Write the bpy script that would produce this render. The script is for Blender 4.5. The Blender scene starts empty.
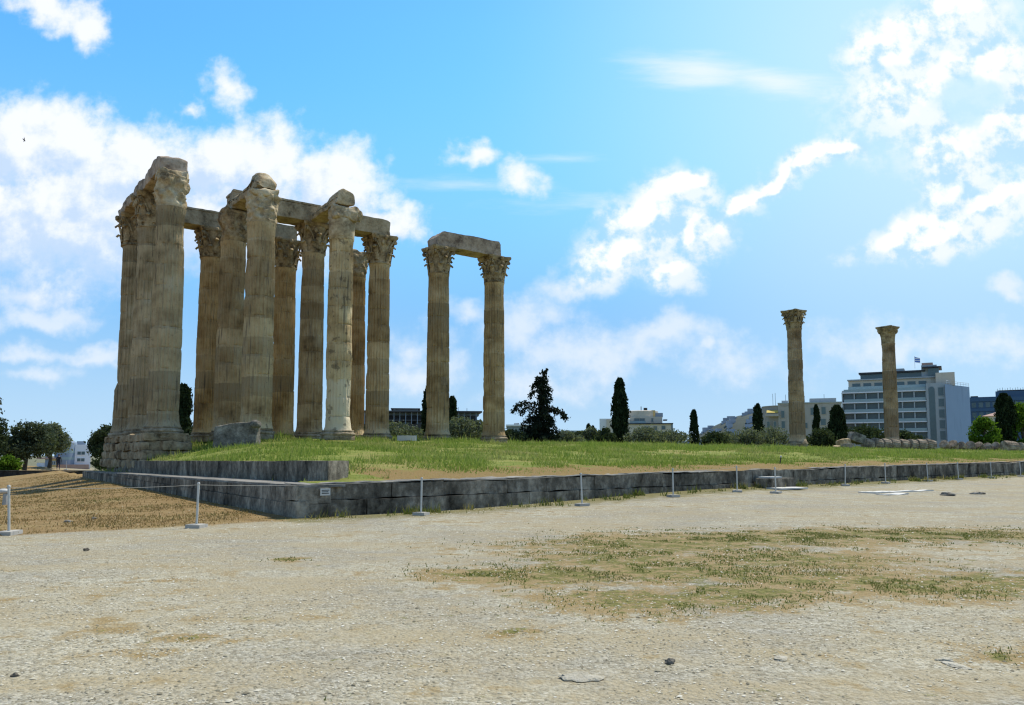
import bpy, math, random
import numpy as np
from mathutils import Vector, Matrix

random.seed(7)
RNG = np.random.default_rng(11)
SC = bpy.context.scene
COL = SC.collection
R = math.radians

# ------------------------------------------------------------------ camera, sky, sun, exposure
F, PITCH, Y0, EYE = 792.3, 0.0901, 384.0, 1.6      # focal length in pixels, pitch, principal row, eye height
cam = bpy.data.cameras.new('camera')
camo = bpy.data.objects.new('camera', cam); COL.objects.link(camo)
cam.sensor_width = 36.0; cam.lens = 36.0 * F / 1024.0
cam.shift_y = (Y0 - 352.5) / 1024.0
cam.clip_start = 0.05; cam.clip_end = 12000
camo.location = (0, 0, EYE); camo.rotation_euler = (math.pi / 2 + PITCH, 0, 0)
SC.camera = camo

SUN_AZ, SUN_EL = R(45), R(58)                       # azimuth from +Y towards +X
sun = bpy.data.lights.new('sun', 'SUN'); suno = bpy.data.objects.new('sun', sun); COL.objects.link(suno)
sun.energy = 5.0; sun.angle = R(0.6); sun.color = (1.0, 0.95, 0.86)
sd = Vector((math.sin(SUN_AZ) * math.cos(SUN_EL), math.cos(SUN_AZ) * math.cos(SUN_EL), math.sin(SUN_EL)))
suno.rotation_euler = sd.to_track_quat('Z', 'Y').to_euler()
suno.location = (60, 60, 120)

SC.view_settings.view_transform = 'Standard'
SC.view_settings.look = 'None'
SC.view_settings.exposure = 0.0
SC.view_settings.gamma = 1.0
SC.render.engine = 'CYCLES'
SC.cycles.filter_width = 1.25
SC.cycles.max_bounces = 5
SC.cycles.diffuse_bounces = 3
SC.cycles.transparent_max_bounces = 4

CP, SP = math.cos(PITCH), math.sin(PITCH)
def ray(x, y):
    a = (x - 512) / F; b = (Y0 - y) / F
    return (a, CP - b * SP, SP + b * CP)
def at(x, y, Y):
    d = ray(x, y); k = Y / d[1]
    return Vector((d[0] * k, Y, EYE + d[2] * k))
def at_z(x, y, z=0.0):
    d = ray(x, y); k = (z - EYE) / d[2]
    return Vector((d[0] * k, d[1] * k, z))

class NT:
    """small helper for node trees: every argument is a number, a tuple or a socket"""
    def __init__(s, tree): s.t = tree
    def put(s, sock, v):
        if isinstance(v, bpy.types.NodeSocket): s.t.links.new(v, sock)
        elif v is not None:
            if isinstance(v, (tuple, list)) and sock.type == 'RGBA' and len(v) == 3: v = tuple(v) + (1,)
            sock.default_value = v
    def n(s, typ, ins=None, **props):
        nd = s.t.nodes.new(typ)
        for k, v in props.items(): setattr(nd, k, v)
        for k, v in (ins or {}).items(): s.put(nd.inputs[k], v)
        return nd
    def m(s, op, a, b=None, c=None, clamp=False):
        nd = s.t.nodes.new('ShaderNodeMath'); nd.operation = op; nd.use_clamp = clamp
        for i, v in enumerate((a, b, c)):
            if v is not None: s.put(nd.inputs[i], v)
        return nd.outputs[0]
    def vm(s, op, a, b=None, out=0):
        nd = s.t.nodes.new('ShaderNodeVectorMath'); nd.operation = op
        s.put(nd.inputs[0], a)
        if b is not None: s.put(nd.inputs[1], b)
        return nd.outputs[out]
    def ss(s, v, lo, hi, a=0.0, b=1.0):
        nd = s.t.nodes.new('ShaderNodeMapRange'); nd.interpolation_type = 'SMOOTHSTEP'
        for i, q in enumerate((v, lo, hi, a, b)): s.put(nd.inputs[i], q)
        return nd.outputs[0]
    def lin(s, v, lo, hi, a=0.0, b=1.0):
        nd = s.t.nodes.new('ShaderNodeMapRange')
        for i, q in enumerate((v, lo, hi, a, b)): s.put(nd.inputs[i], q)
        return nd.outputs[0]
    def mix(s, f, a, b, blend='MIX'):
        nd = s.t.nodes.new('ShaderNodeMix'); nd.data_type = 'RGBA'; nd.blend_type = blend
        s.put(nd.inputs[0], f); s.put(nd.inputs[6], a); s.put(nd.inputs[7], b)
        return nd.outputs[2]
    def noise(s, vec, scale, detail=4, rough=.55, dist=0.0, out=0):
        nd = s.t.nodes.new('ShaderNodeTexNoise')
        s.put(nd.inputs['Vector'], vec)
        nd.inputs['Scale'].default_value = scale; nd.inputs['Detail'].default_value = detail
        nd.inputs['Roughness'].default_value = rough; nd.inputs['Distortion'].default_value = dist
        return nd.outputs[out]
    def xyz(s, x, y, z):
        nd = s.t.nodes.new('ShaderNodeCombineXYZ')
        for i, v in enumerate((x, y, z)): s.put(nd.inputs[i], v)
        return nd.outputs[0]
    def sep(s, v):
        nd = s.t.nodes.new('ShaderNodeSeparateXYZ'); s.put(nd.inputs[0], v); return nd.outputs

def build_world():
    w = bpy.data.worlds.new('World'); SC.world = w; w.use_nodes = True
    w.cycles.sampling_method = 'MANUAL'; w.cycles.sample_map_resolution = 512
    t = w.node_tree; t.nodes.clear(); g = NT(t)
    sky = g.n('ShaderNodeTexSky', sky_type='NISHITA', sun_disc=False, sun_elevation=SUN_EL, sun_rotation=SUN_AZ,
              altitude=100, air_density=1.0, dust_density=0.6, ozone_density=2.5)
    d = g.n('ShaderNodeTexCoord').outputs['Generated']
    x, y, z = g.sep(d)
    ys = g.m('MAXIMUM', y, .05)
    u = g.m('DIVIDE', x, ys); v = g.m('DIVIDE', z, ys)
    S = 792.0
    p = g.xyz(g.m('MULTIPLY', u, S / 100), g.m('MULTIPLY', v, S / 100), 0.0)     # one unit = 100 px of the view, fixed to the sky
    front = g.ss(y, .08, .3)
    def uv(px, py):
        r = ray(px, py); return (r[0] / r[1] * S / 100, r[2] / r[1] * S / 100)
    def noises(pv):
        nb = g.noise(pv, 1.1, 5, .58); nm = g.noise(g.vm('ADD', pv, (7.3, 2.1, 0)), 2.6, 6, .6); nf = g.noise(g.vm('ADD', pv, (1.7, 5.2, 0)), 7.5, 5, .6)
        return nb, nm, nf, g.m('SUBTRACT', g.m('ADD', g.m('MULTIPLY', nf, .20), g.m('MULTIPLY_ADD', nm, .46, g.m('MULTIPLY', nb, .40))), .53)
    def warped(pv):
        wv = g.vm('SCALE', g.vm('SUBTRACT', g.noise(g.vm('ADD', pv, (3., 9., 0)), 2.2, 4, .5, out=1), (.5, .5, .5)), None); wv.node.inputs[3].default_value = .55
        return g.vm('ADD', pv, wv)
    n_big, n_med, n_fin, nz = noises(p); pw = warped(p)
    def blobs(lst, vec):
        f = None
        vec0 = vec
        for i_, (bx, by, rx, ry, rot, amp) in enumerate(lst):
            cx, cy = uv(bx, by)
            if i_ % 3 == 0 and f is not None:              # keeps the evaluation sequential (small shader stack)
                e_ = g.m('MULTIPLY', f, 1e-7); vec = g.vm('ADD', vec0, g.xyz(e_, e_, e_))
            mp = g.n('ShaderNodeMapping', {'Vector': vec}, vector_type='TEXTURE')
            mp.inputs['Location'].default_value = (cx, cy, 0); mp.inputs['Rotation'].default_value = (0, 0, R(rot))
            mp.inputs['Scale'].default_value = (rx / 100, ry / 100, 1)
            L = g.vm('LENGTH', mp.outputs[0], out=1)
            q = g.m('MULTIPLY', g.m('SUBTRACT', 1.0, L), amp)
            f = q if f is None else g.m('SMOOTH_MAX', f, q, .15)
        return f
    # the big fair-weather cloud on the left and small puffs
    A_L = [(20, 150, 75, 55, 0, 1), (60, 145, 70, 55, 0, 1), (130, 175, 95, 60, 0, 1), (215, 165, 80, 45, 12, 1), (265, 165, 70, 55, 0, 1), (330, 185, 65, 45, -10, 1),
               (70, 225, 170, 85, 0, 1), (230, 225, 130, 70, 0, 1), (390, 222, 40, 20, 10, .9),
               (50, 8, 60, 26, -15, .8), (88, 30, 34, 22, -40, .65), (228, 88, 24, 26, 0, .6), (192, 104, 14, 12, 0, .45), (470, 155, 27, 12, 0, .52), (525, 176, 22, 15, -20, .48)]
    A = blobs(A_L, pw)
    po = g.vm('ADD', p, (.13, .17, 0)); nzo = noises(po)[3]; pwo = warped(po); Ao = blobs(A_L[:9], pwo)
    Af = g.m('MULTIPLY_ADD', nz, 2.3, A); Afo = g.m('MULTIPLY_ADD', nzo, 2.3, Ao)
    a_den = g.ss(Af, -.20, .50)
    a_bot = g.ss(v, .155, .30)
    a_small = g.m('MULTIPLY', a_den, g.m('MAXIMUM', g.lin(a_bot, 0, 1, .42, 1), 0))
    # rows of faint low clouds
    Cc = blobs([(45, 322, 75, 18, 0, 1), (25, 352, 60, 14, 0, .8), (95, 356, 50, 14, 0, .9), (35, 375, 55, 12, 0, .7), (15, 300, 60, 20, 0, .6),
                (465, 312, 34, 24, 0, .9), (560, 290, 44, 26, 20, .9), (525, 325, 70, 36, 20, .8), (415, 345, 40, 30, 0, .7), (600, 350, 120, 42, 5, .9),
                (650, 335, 90, 26, 8, .8), (420, 375, 60, 30, 0, .8), (545, 392, 80, 30, 0, .7), (730, 365, 90, 40, 0, .55), (900, 345, 130, 30, 0, .75), (1000, 350, 70, 26, 0, .7), (705, 348, 16, 9, 0, .8), (1008, 290, 26, 16, -10, 1)], pw)
    c_den = g.m('MULTIPLY', g.ss(g.m('MULTIPLY_ADD', nz, 2.4, Cc), -.05, .85), .70)
    # thin streaks
    ps = g.n('ShaderNodeMapping', {'Vector': p}); ps.inputs['Rotation'].default_value = (0, 0, R(7)); ps.inputs['Scale'].default_value = (.35, 2.2, 1)
    n_str = g.noise(ps.outputs[0], 1.6, 6, .6)
    Ci = blobs([(700, 70, 100, 26, -6, 1), (770, 80, 110, 24, -10, .8), (480, 186, 90, 10, 0, .36), (560, 158, 70, 8, 0, .32), (560, 205, 120, 12, 0, .3)], p)
    ci = g.m('MULTIPLY', g.ss(g.m('MULTIPLY_ADD', g.m('SUBTRACT', n_str, .5), 1.6, Ci), 0.0, .95), .66)
    # back-lit clouds on the right: bright rims round thin bluish insides
    B_L = [(690, 192, 28, 18, 15, 1), (655, 222, 55, 34, 30, 1), (700, 236, 32, 26, 0, 1), (620, 258, 46, 22, 25, .9), (668, 272, 26, 16, 0, .8),
               (738, 206, 30, 12, 30, .75), (772, 184, 34, 11, 35, .75), (803, 158, 36, 11, 30, .8), (838, 144, 22, 10, 0, .75),
               (900, 48, 52, 36, 20, 1), (958, 15, 42, 40, 0, 1), (1000, 78, 62, 44, 0, 1), (935, 92, 80, 44, 20, 1), (965, 150, 46, 46, 0, .95), (1015, 130, 60, 40, 0, .9),
               (955, 195, 26, 36, 0, .9), (925, 238, 62, 17, 12, 1), (990, 212, 62, 24, 20, 1)]
    B = blobs(B_L, pw)
    pb = g.vm('ADD', p, (-.09, .12, 0)); nzb = noises(pb)[3]; Bo = blobs(B_L, warped(pb))
    hole = blobs([(972, 104, 52, 32, 10, 1.3)], pw)
    Bf = g.m('MULTIPLY_ADD', nz, 1.8, B); Bfo = g.m('MULTIPLY_ADD', nzb, 1.8, Bo)
    b_den = g.ss(Bf, -.10, .42)
    hk = g.m('SUBTRACT', 1.0, g.ss(g.m('MULTIPLY_ADD', nz, 1.2, hole), .0, .5, 0, .85))
    rim = g.m('MULTIPLY', b_den, g.m('MULTIPLY', g.ss(g.m('SUBTRACT', Bf, Bfo), -.05, .50), .92))
    body = g.m('MULTIPLY', g.m('MULTIPLY', g.ss(g.m('MULTIPLY_ADD', nz, 1.8, B), -.70, .30), hk), .78)
    rim = g.m('MULTIPLY', rim, g.m('MAXIMUM', hk, .3))
    # bright veil round the sun side
    gx, gy = uv(985, 70)
    L = g.vm('DISTANCE', p, (gx, gy, 0), out=1)
    veil = g.ss(L, 0.0, 5.6, .92, 0)
    V2 = blobs([(830, 250, 260, 130, 25, 1.0), (560, 130, 330, 200, 0, .35)], p)
    veil2 = g.ss(V2, 0, 1, 0, .5)
    zen = g.ss(z, .48, .82)
    base = g.mix(1.0, sky.outputs[0], g.mix(zen, (1.62, 2.55, 2.95), (.95, 1.05, 1.15)), 'MULTIPLY')
    hs = g.n('ShaderNodeHueSaturation', {'Color': base, 'Saturation': 1.08, 'Value': 1.0}); base = hs.outputs[0]
    W = 11.5
    low = g.mix(g.ss(z, .0, .20), (.50 * W, .715 * W, .92 * W), (.25 * W, .56 * W, .95 * W))
    c0 = g.mix(g.ss(z, .15, .46), low, base)
    c0 = g.mix(g.m('MULTIPLY', veil2, front), c0, (.33 * W, .62 * W, .98 * W))
    c0 = g.mix(g.m('MULTIPLY', veil, front), c0, (.62 * W, .85 * W, 1.02 * W))
    whi = (1.0 * W, 1.01 * W, 1.03 * W); gry = (.615 * W, .755 * W, .955 * W)
    shade = g.ss(g.m('ADD', g.m('SUBTRACT', Af, Afo), g.m('ADD', g.m('MULTIPLY', g.m('SUBTRACT', n_med, .5), 1.0), g.lin(v, .22, .42, -.22, .14))), -.45, .42)
    a_col = g.mix(shade, gry, whi)
    c1 = g.mix(g.m('MULTIPLY', ci, front), c0, whi)
    c1 = g.mix(g.m('MULTIPLY', c_den, front), c1, (.88 * W, .93 * W, 1.0 * W))
    c1 = g.mix(g.m('MULTIPLY', g.m('MULTIPLY', a_small, .92), front), c1, a_col)
    c1 = g.mix(g.m('MULTIPLY', body, front), c1, g.mix(g.ss(g.m('ADD', n_med, g.m('MULTIPLY', g.m('SUBTRACT', n_fin, .5), .35)), .38, .58), (.50 * W, .76 * W, 1.0 * W), (.98 * W, 1.0 * W, 1.04 * W)))
    c1 = g.mix(g.m('MULTIPLY', rim, front), c1, (1.1 * W, 1.1 * W, 1.1 * W))
    # elsewhere in the sky, loose ordinary clouds
    nb = g.noise(d, 3.0, 6, .6)
    el = g.m('MULTIPLY', g.m('MULTIPLY', g.ss(nb, .5, .68), g.ss(z, .03, .2)), g.m('SUBTRACT', 1.0, front))
    c1 = g.mix(el, c1, (.85 * W, .9 * W, W))
    bg = g.n('ShaderNodeBackground', {'Color': c1, 'Strength': .09})
    out = g.n('ShaderNodeOutputWorld'); t.links.new(bg.outputs[0], out.inputs[0])
build_world()

# ------------------------------------------------------------------ numpy noise, mesh helpers
def _h(i, j, k, s):
    n = (i * 374761393 + j * 668265263 + k * 2147483647 + s * 974634599) & 0xffffffff
    n = ((n ^ (n >> 13)) * 1274126177) & 0xffffffff
    return ((n ^ (n >> 16)) & 0xffff) / 65535.0
def vn(P, seed=0):
    P = np.asarray(P, float); I = np.floor(P).astype(np.int64); f = P - I; f = f * f * (3 - 2 * f)
    r = 0
    for a in (0, 1):
        for b in (0, 1):
            for c in (0, 1):
                w = (f[:, 0] if a else 1 - f[:, 0]) * (f[:, 1] if b else 1 - f[:, 1]) * (f[:, 2] if c else 1 - f[:, 2])
                r = r + w * _h(I[:, 0] + a, I[:, 1] + b, I[:, 2] + c, seed)
    return r
def fbm(P, seed=0, o=4, gain=.5):
    P = np.asarray(P, float); r = 0; a = 1; t = 0
    for k in range(o):
        r = r + a * vn(P * 2 ** k, seed + k * 17); t += a; a *= gain
    return r / t
def sst(x, lo, hi):
    t = np.clip((np.asarray(x, float) - lo) / (hi - lo), 0, 1); return t * t * (3 - 2 * t)

class MB:
    def __init__(s): s.v = []; s.f = []; s.n = 0
    def add(s, V, Fc):
        V = np.asarray(V, float).reshape(-1, 3)
        for f in Fc: s.f.append(tuple(int(i) + s.n for i in f))
        s.v.append(V); s.n += len(V)
        return s
    def box(s, x0, x1, y0, y1, z0, z1):
        V = [(x, y, z) for z in (z0, z1) for y in (y0, y1) for x in (x0, x1)]
        return s.add(V, [(0, 2, 3, 1), (4, 5, 7, 6), (0, 1, 5, 4), (2, 6, 7, 3), (0, 4, 6, 2), (1, 3, 7, 5)])
    def quads(s, V):                       # n x 4 x 3
        V = np.asarray(V, float); n = V.shape[0]; k = V.shape[1]
        F_ = np.arange(n * k).reshape(n, k)
        s.f += [tuple(r) for r in (F_ + s.n).tolist()]
        s.v.append(V.reshape(-1, 3)); s.n += n * k
        return s
    def tube(s, P, r, n=8, cap=True, flat=None, side=None):
        P = np.asarray(P, float); m = len(P); r = np.broadcast_to(np.asarray(r, float), (m,))
        T = np.gradient(P, axis=0); T /= np.linalg.norm(T, axis=1)[:, None] + 1e-9
        rings = []
        ref = np.array(side if side is not None else (0, 0, 1.) if abs(T[0][2]) < .9 else (1., 0, 0))
        fl = np.broadcast_to(np.asarray(flat if flat is not None else r, float), (m,))
        for i in range(m):
            a = ref - T[i] * (ref @ T[i]); a /= np.linalg.norm(a) + 1e-9; b = np.cross(T[i], a)
            if side is None: ref = a
            th = np.arange(n) * 2 * np.pi / n
            rings.append(P[i] + np.outer(np.cos(th) * r[i], a) + np.outer(np.sin(th) * fl[i], b))
        V = np.concatenate(rings)
        Fc = [(i * n + k, i * n + (k + 1) % n, (i + 1) * n + (k + 1) % n, (i + 1) * n + k) for i in range(m - 1) for k in range(n)]
        if cap: Fc += [tuple(range(n))[::-1], tuple((m - 1) * n + k for k in range(n))]
        return s.add(V, Fc)
    def lathe(s, prof, n=32, c=(0, 0, 0), cap=True):
        prof = np.asarray(prof, float); th = np.arange(n) * 2 * np.pi / n
        V = np.concatenate([np.stack([c[0] + r * np.cos(th), c[1] + r * np.sin(th), np.full(n, c[2] + z)], 1) for r, z in prof])
        m = len(prof)
        Fc = [(i * n + k, i * n + (k + 1) % n, (i + 1) * n + (k + 1) % n, (i + 1) * n + k) for i in range(m - 1) for k in range(n)]
        if cap: Fc += [tuple(range(n))[::-1], tuple((m - 1) * n + k for k in range(n))]
        return s.add(V, Fc)
    def prism(s, pts, z0, z1):
        n = len(pts); V = [(x, y, z0) for x, y in pts] + [(x, y, z1) for x, y in pts]
        return s.add(V, [tuple(range(n))[::-1], tuple(range(n, 2 * n))] + [(i, (i + 1) % n, n + (i + 1) % n, n + i) for i in range(n)])
    def blob(s, c, rad, n=10, m=7, noise=.2, seed=0, fr=1.3):
        V = []; 
        for i in range(m + 1):
            ph = math.pi * i / m
            for k in range(n):
                t = 2 * math.pi * k / n
                V.append((math.sin(ph) * math.cos(t), math.sin(ph) * math.sin(t), math.cos(ph)))
        V = np.array(V); q = 1 + noise * 2 * (fbm(V * fr + 5.1 * seed + np.array(c) * .01, seed, 3) - .5)
        V = V * q[:, None] * np.asarray(rad) + np.asarray(c)
        return s.add(V, [(i * n + k, (i + 1) * n + k, (i + 1) * n + (k + 1) % n, i * n + (k + 1) % n) for i in range(m) for k in range(n)])
    def block(s, lo, hi, res, noise=0., fr=1.0, seed=0, fn=None, round_=0.0):
        """a box subdivided about every res metres, pushed about by noise; fn(V) reshapes it first"""
        lo = np.array(lo, float); hi = np.array(hi, float); N = np.maximum(1, np.round((hi - lo) / res).astype(int)); N = np.minimum(N, 80)
        for ax in range(3):
            a, b = [q for q in range(3) if q != ax]
            for sd_ in (0, 1):
                A, Bm = np.meshgrid(np.linspace(0, 1, N[a] + 1), np.linspace(0, 1, N[b] + 1), indexing='ij')
                U = np.zeros(A.shape + (3,)); U[..., a] = A; U[..., b] = Bm; U[..., ax] = sd_
                V = U.reshape(-1, 3)
                if round_ > 0:
                    c = (V - .5) * 2; d = np.maximum(np.abs(c) - (1 - round_ / ((hi - lo) / 2)), 0) * ((hi - lo) / 2)
                    L = np.linalg.norm(d, axis=1); k = np.where(L > round_, round_ / (L + 1e-9), 1)
                    base = np.sign(c) * (np.minimum(np.abs(c), 1 - round_ / ((hi - lo) / 2))) * ((hi - lo) / 2)
                    V = base + np.sign(c) * d * k[:, None] + (lo + hi) / 2
                else: V = lo + V * (hi - lo)
                if fn is not None: V = fn(V)
                if noise:
                    o = np.stack([fbm(V * fr + 31.7 * q + seed * 3.3, seed + q, 4) - .5 for q in range(3)], 1)
                    V = V + o * 2 * noise
                nb = N[b] + 1
                Fc = [(i * nb + j, (i + 1) * nb + j, (i + 1) * nb + j + 1, i * nb + j + 1) for i in range(N[a]) for j in range(N[b])]
                flip = (sd_ == 0) ^ (ax == 1)
                s.add(V, [f[::-1] for f in Fc] if flip else Fc)
        return s
    def build(s, name, mat, parent=None, smooth=False, attrs=None):
        me = bpy.data.meshes.new(name)
        V = np.concatenate(s.v) if s.v else np.zeros((0, 3))
        nf = len(s.f); cnt = np.array([len(f) for f in s.f], np.int32)
        me.vertices.add(len(V)); me.vertices.foreach_set('co', V.ravel().astype(np.float32))
        idx = np.fromiter((i for f in s.f for i in f), np.int32, int(cnt.sum()))
        me.loops.add(len(idx)); me.loops.foreach_set('vertex_index', idx)
        me.polygons.add(nf)
        st = np.zeros(nf, np.int32); st[1:] = np.cumsum(cnt)[:-1]
        me.polygons.foreach_set('loop_start', st)
        me.update(calc_edges=True); me.validate()
        me.polygons.foreach_set('use_smooth', np.ones(len(me.polygons), bool))
        if not smooth and len(me.polygons) < 60000: me.set_sharp_from_angle(angle=R(38))
        for k, a in (attrs or {}).items():
            at_ = me.attributes.new(k, 'FLOAT', 'POINT'); at_.data.foreach_set('value', np.asarray(a, np.float32))
        if mat: me.materials.append(mat)
        o = bpy.data.objects.new(name, me); COL.objects.link(o)
        if parent: o.parent = parent
        return o

def tag(o, label=None, cat=None, group=None, kind=None):
    if label: o['label'] = label
    if cat: o['category'] = cat
    if group: o['group'] = group
    if kind: o['kind'] = kind
    return o
def thing(name, label, cat, loc=(0, 0, 0), rz=0.0, group=None):
    o = bpy.data.objects.new(name, None); COL.objects.link(o)
    o.empty_display_size = .2; o.location = loc; o.rotation_euler = (0, 0, rz)
    return tag(o, label, cat, group)
def copy_tree(o, parent=None):
    c = o.copy(); COL.objects.link(c); c.parent = parent
    for ch in list(o.children): copy_tree(ch, c)
    return c

# ------------------------------------------------------------------ materials
def mat(name, build, rough=.9, spec=.2):
    m = bpy.data.materials.new(name); m.use_nodes = True
    t = m.node_tree; t.nodes.clear(); g = NT(t)
    b = g.n('ShaderNodeBsdfPrincipled', {'Roughness': rough, 'Specular IOR Level': spec})
    o = g.n('ShaderNodeOutputMaterial'); t.links.new(b.outputs[0], o.inputs[0])
    build(g, b)
    return m
def obj_co(g): return g.n('ShaderNodeTexCoord').outputs['Object']
def pos(g): return g.n('ShaderNodeNewGeometry').outputs['Position']
def ramp(g, v, stops):
    nd = g.n('ShaderNodeValToRGB', {'Fac': v}); cr = nd.color_ramp
    while len(cr.elements) < len(stops): cr.elements.new(.5)
    for e, (p_, c) in zip(cr.elements, stops): e.position = p_; e.color = tuple(c) + (1,)
    return nd.outputs[0]
def bump(g, b, h, strength=.5, dist=.05):
    nd = g.n('ShaderNodeBump', {'Height': h, 'Strength': strength, 'Distance': dist}); g.t.links.new(nd.outputs[0], b.inputs['Normal'])

def simple(name, c, rough=.8, var=.12, scale=3.0, spec=.25, dirt=None):
    def bld(g, b):
        q = obj_co(g)
        n = g.noise(q, scale, 5, .6)
        col = g.mix(n, tuple(x * (1 - var) for x in c), tuple(min(1, x * (1 + var)) for x in c))
        if dirt:
            st = g.n('ShaderNodeMapping', {'Vector': q}); st.inputs['Scale'].default_value = (1, 1, .15)
            col = g.mix(g.ss(g.noise(st.outputs[0], scale * 1.7, 5, .6), .5, .75, 0, .7), col, dirt)
        g.put(b.inputs['Base Color'], col)
    return mat(name, bld, rough, spec)

def shaft_stone(name, tint=(1, 1, 1), pale_below=None, seed=0.0):
    """Pentelic marble gone honey brown: drum by drum tone, stains running down, pale repairs"""
    def bld(g, b):
        q = obj_co(g); x, y, z = g.sep(q)
        wob = g.m('MULTIPLY', g.noise(q, 1.6, 4), .22)
        dz = g.m('FLOOR', g.m('DIVIDE', g.m('ADD', z, wob), 1.36))
        wn = g.n('ShaderNodeTexWhiteNoise', {'W': g.m('ADD', dz, seed * 13.7 + .31)}, noise_dimensions='1D').outputs[0]
        ang = g.m('ARCTAN2', y, x)
        sec = g.m('FLOOR', g.m('MULTIPLY', ang, 1.15))
        wn2 = g.n('ShaderNodeTexWhiteNoise', {'Vector': g.xyz(g.m('FLOOR', g.m('DIVIDE', z, .8)), sec, seed)}, noise_dimensions='3D').outputs[0]
        st = g.n('ShaderNodeMapping', {'Vector': q}); st.inputs['Scale'].default_value = (1.6, 1.6, .10); st.inputs['Location'].default_value = (seed * 3, seed, 0)
        streak = g.noise(st.outputs[0], 3.2, 6, .62)
        n1 = g.noise(g.vm('ADD', q, (seed * 5, 0, seed * 2)), .55, 5, .6)
        n2 = g.noise(q, 5.0, 5, .65)
        col = ramp(g, g.m('ADD', g.m('MULTIPLY', n1, .7), g.m('MULTIPLY', streak, .35)), [(.34, (.105 * tint[0], .072 * tint[1], .036 * tint[2])), (.48, (.37 * tint[0], .258 * tint[1], .126 * tint[2])), (.58, (.51 * tint[0], .385 * tint[1], .21 * tint[2])), (.74, (.62 * tint[0], .51 * tint[1], .33 * tint[2]))])
        col = g.mix(g.m('MULTIPLY', g.ss(wn, .50, .95, 0, .48), g.ss(n1, .36, .62, .1, 1)), col, (.095, .075, .052))
        col = g.mix(g.m('MULTIPLY', g.ss(wn, .05, .35, .55, 0), g.ss(g.noise(q, .8, 3), .35, .6)), col, (.56, .43, .245))
        col = g.mix(g.ss(wn2, .88, .92, 0, .20), col, (.40, .33, .22))
        col = g.mix(g.ss(n2, .55, .75, 0, .55), col, (.085, .065, .042))
        col = g.mix(g.ss(streak, .52, .70, 0, .75), col, (.070, .056, .040))
        if pale_below:
            col = g.mix(g.ss(g.m('ADD', z, g.m('MULTIPLY', g.noise(q, 1.3, 4), 2.0)), pale_below + .6, pale_below + 1.2, .75, 0), col, (.66, .56, .38))
            col = g.mix(g.ss(g.noise(q, 1.9, 3), .60, .66, 0, .6), col, (.10, .075, .05))
        g.put(b.inputs['Base Color'], col)
        bump(g, b, g.m('ADD', n2, g.m('MULTIPLY', g.noise(q, 17, 4), .4)), .55, .06)
    return mat(name, bld, .92, .1)

def rough_stone(name, dark, mid, light, scale=.8, streaks=True, b_=.6):
    def bld(g, b):
        q = pos(g)
        st = g.n('ShaderNodeMapping', {'Vector': q}); st.inputs['Scale'].default_value = (.8, .8, .42 if streaks else .8)
        n1 = g.noise(st.outputs[0], scale * 1.7, 6, .65); n2 = g.noise(q, scale * 6, 5, .65); n3 = g.noise(q, scale * .5, 3)
        v = g.m('ADD', g.m('MULTIPLY', n1, .55), g.m('ADD', g.m('MULTIPLY', n2, .25), g.m('MULTIPLY', n3, .2)))
        g.put(b.inputs['Base Color'], ramp(g, v, [(.38, dark), (.5, mid), (.62, light)]))
        bump(g, b, g.m('ADD', n2, g.m('MULTIPLY', g.noise(q, scale * 22, 4), .4)), b_, .06)
    return mat(name, bld, .95, .1)

def foliage(name, c0, c1, trans=.28, scale=1.2):
    m = bpy.data.materials.new(name); m.use_nodes = True
    t = m.node_tree; t.nodes.clear(); g = NT(t)
    q = pos(g)
    n = g.m('ADD', g.m('MULTIPLY', g.noise(q, scale, 3), .55), g.m('MULTIPLY', g.noise(q, scale * 9, 2), .45))
    col = g.mix(g.ss(n, .35, .66), c0, c1)
    d = g.n('ShaderNodeBsdfDiffuse', {'Color': col}); tr = g.n('ShaderNodeBsdfTranslucent', {'Color': g.mix(1.0, col, (1.15, 1.2, .6), 'MULTIPLY')})
    mx = g.n('ShaderNodeMixShader', {0: trans, 1: d.outputs[0], 2: tr.outputs[0]})
    o = g.n('ShaderNodeOutputMaterial'); t.links.new(mx.outputs[0], o.inputs[0])
    return m

M_WALL = rough_stone('weathered_wall', (.030, .026, .019), (.145, .126, .095), (.38, .335, .255), 1.0)
M_GWALL = rough_stone('garden_wall_stone', (.012, .012, .01), (.035, .034, .03), (.08, .075, .065), .8)
M_LEDGE = rough_stone('ledge_stone', (.10, .095, .085), (.20, .19, .165), (.36, .335, .28), .9)
M_RUBBLE = rough_stone('rubble_stone', (.085, .062, .036), (.30, .225, .13), (.46, .37, .235), .9, False, .9)
M_CAP = rough_stone('capital_stone', (.065, .046, .026), (.29, .21, .11), (.48, .375, .22), 1.0, False, .7)
M_CAPPALE = rough_stone('broken_marble', (.14, .10, .056), (.40, .305, .175), (.60, .50, .33), .8, False, .7)
M_ARCH = rough_stone('lintel_stone', (.10, .073, .042), (.32, .245, .145), (.48, .385, .25), .8, False, .6)
M_ARCHP = rough_stone('pink_lintel_stone', (.13, .092, .066), (.345, .265, .185), (.48, .385, .285), .8, False, .6)
M_BLOCK = rough_stone('fallen_marble', (.06, .055, .045), (.17, .155, .125), (.36, .335, .28), 1.2, False, .8)
M_PEB = rough_stone('pale_pebble', (.28, .25, .18), (.42, .385, .295), (.52, .485, .39), 3.0, False, .6)
M_DRUM = rough_stone('drum_stone', (.07, .055, .04), (.26, .205, .145), (.46, .385, .29), 1.0, False, .8)
M_WHITE = simple('white_slab', (.56, .54, .48), .8, .15, 3)
M_POST = simple('post_paint', (.50, .49, .44), .6, .2, 5, .2, (.25, .2, .14))
M_CONC = simple('concrete_foot', (.40, .375, .32), .9, .25, 6)
M_ROPE = simple('rope_fibre', (.34, .32, .27), .9, .1, 8)
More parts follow.
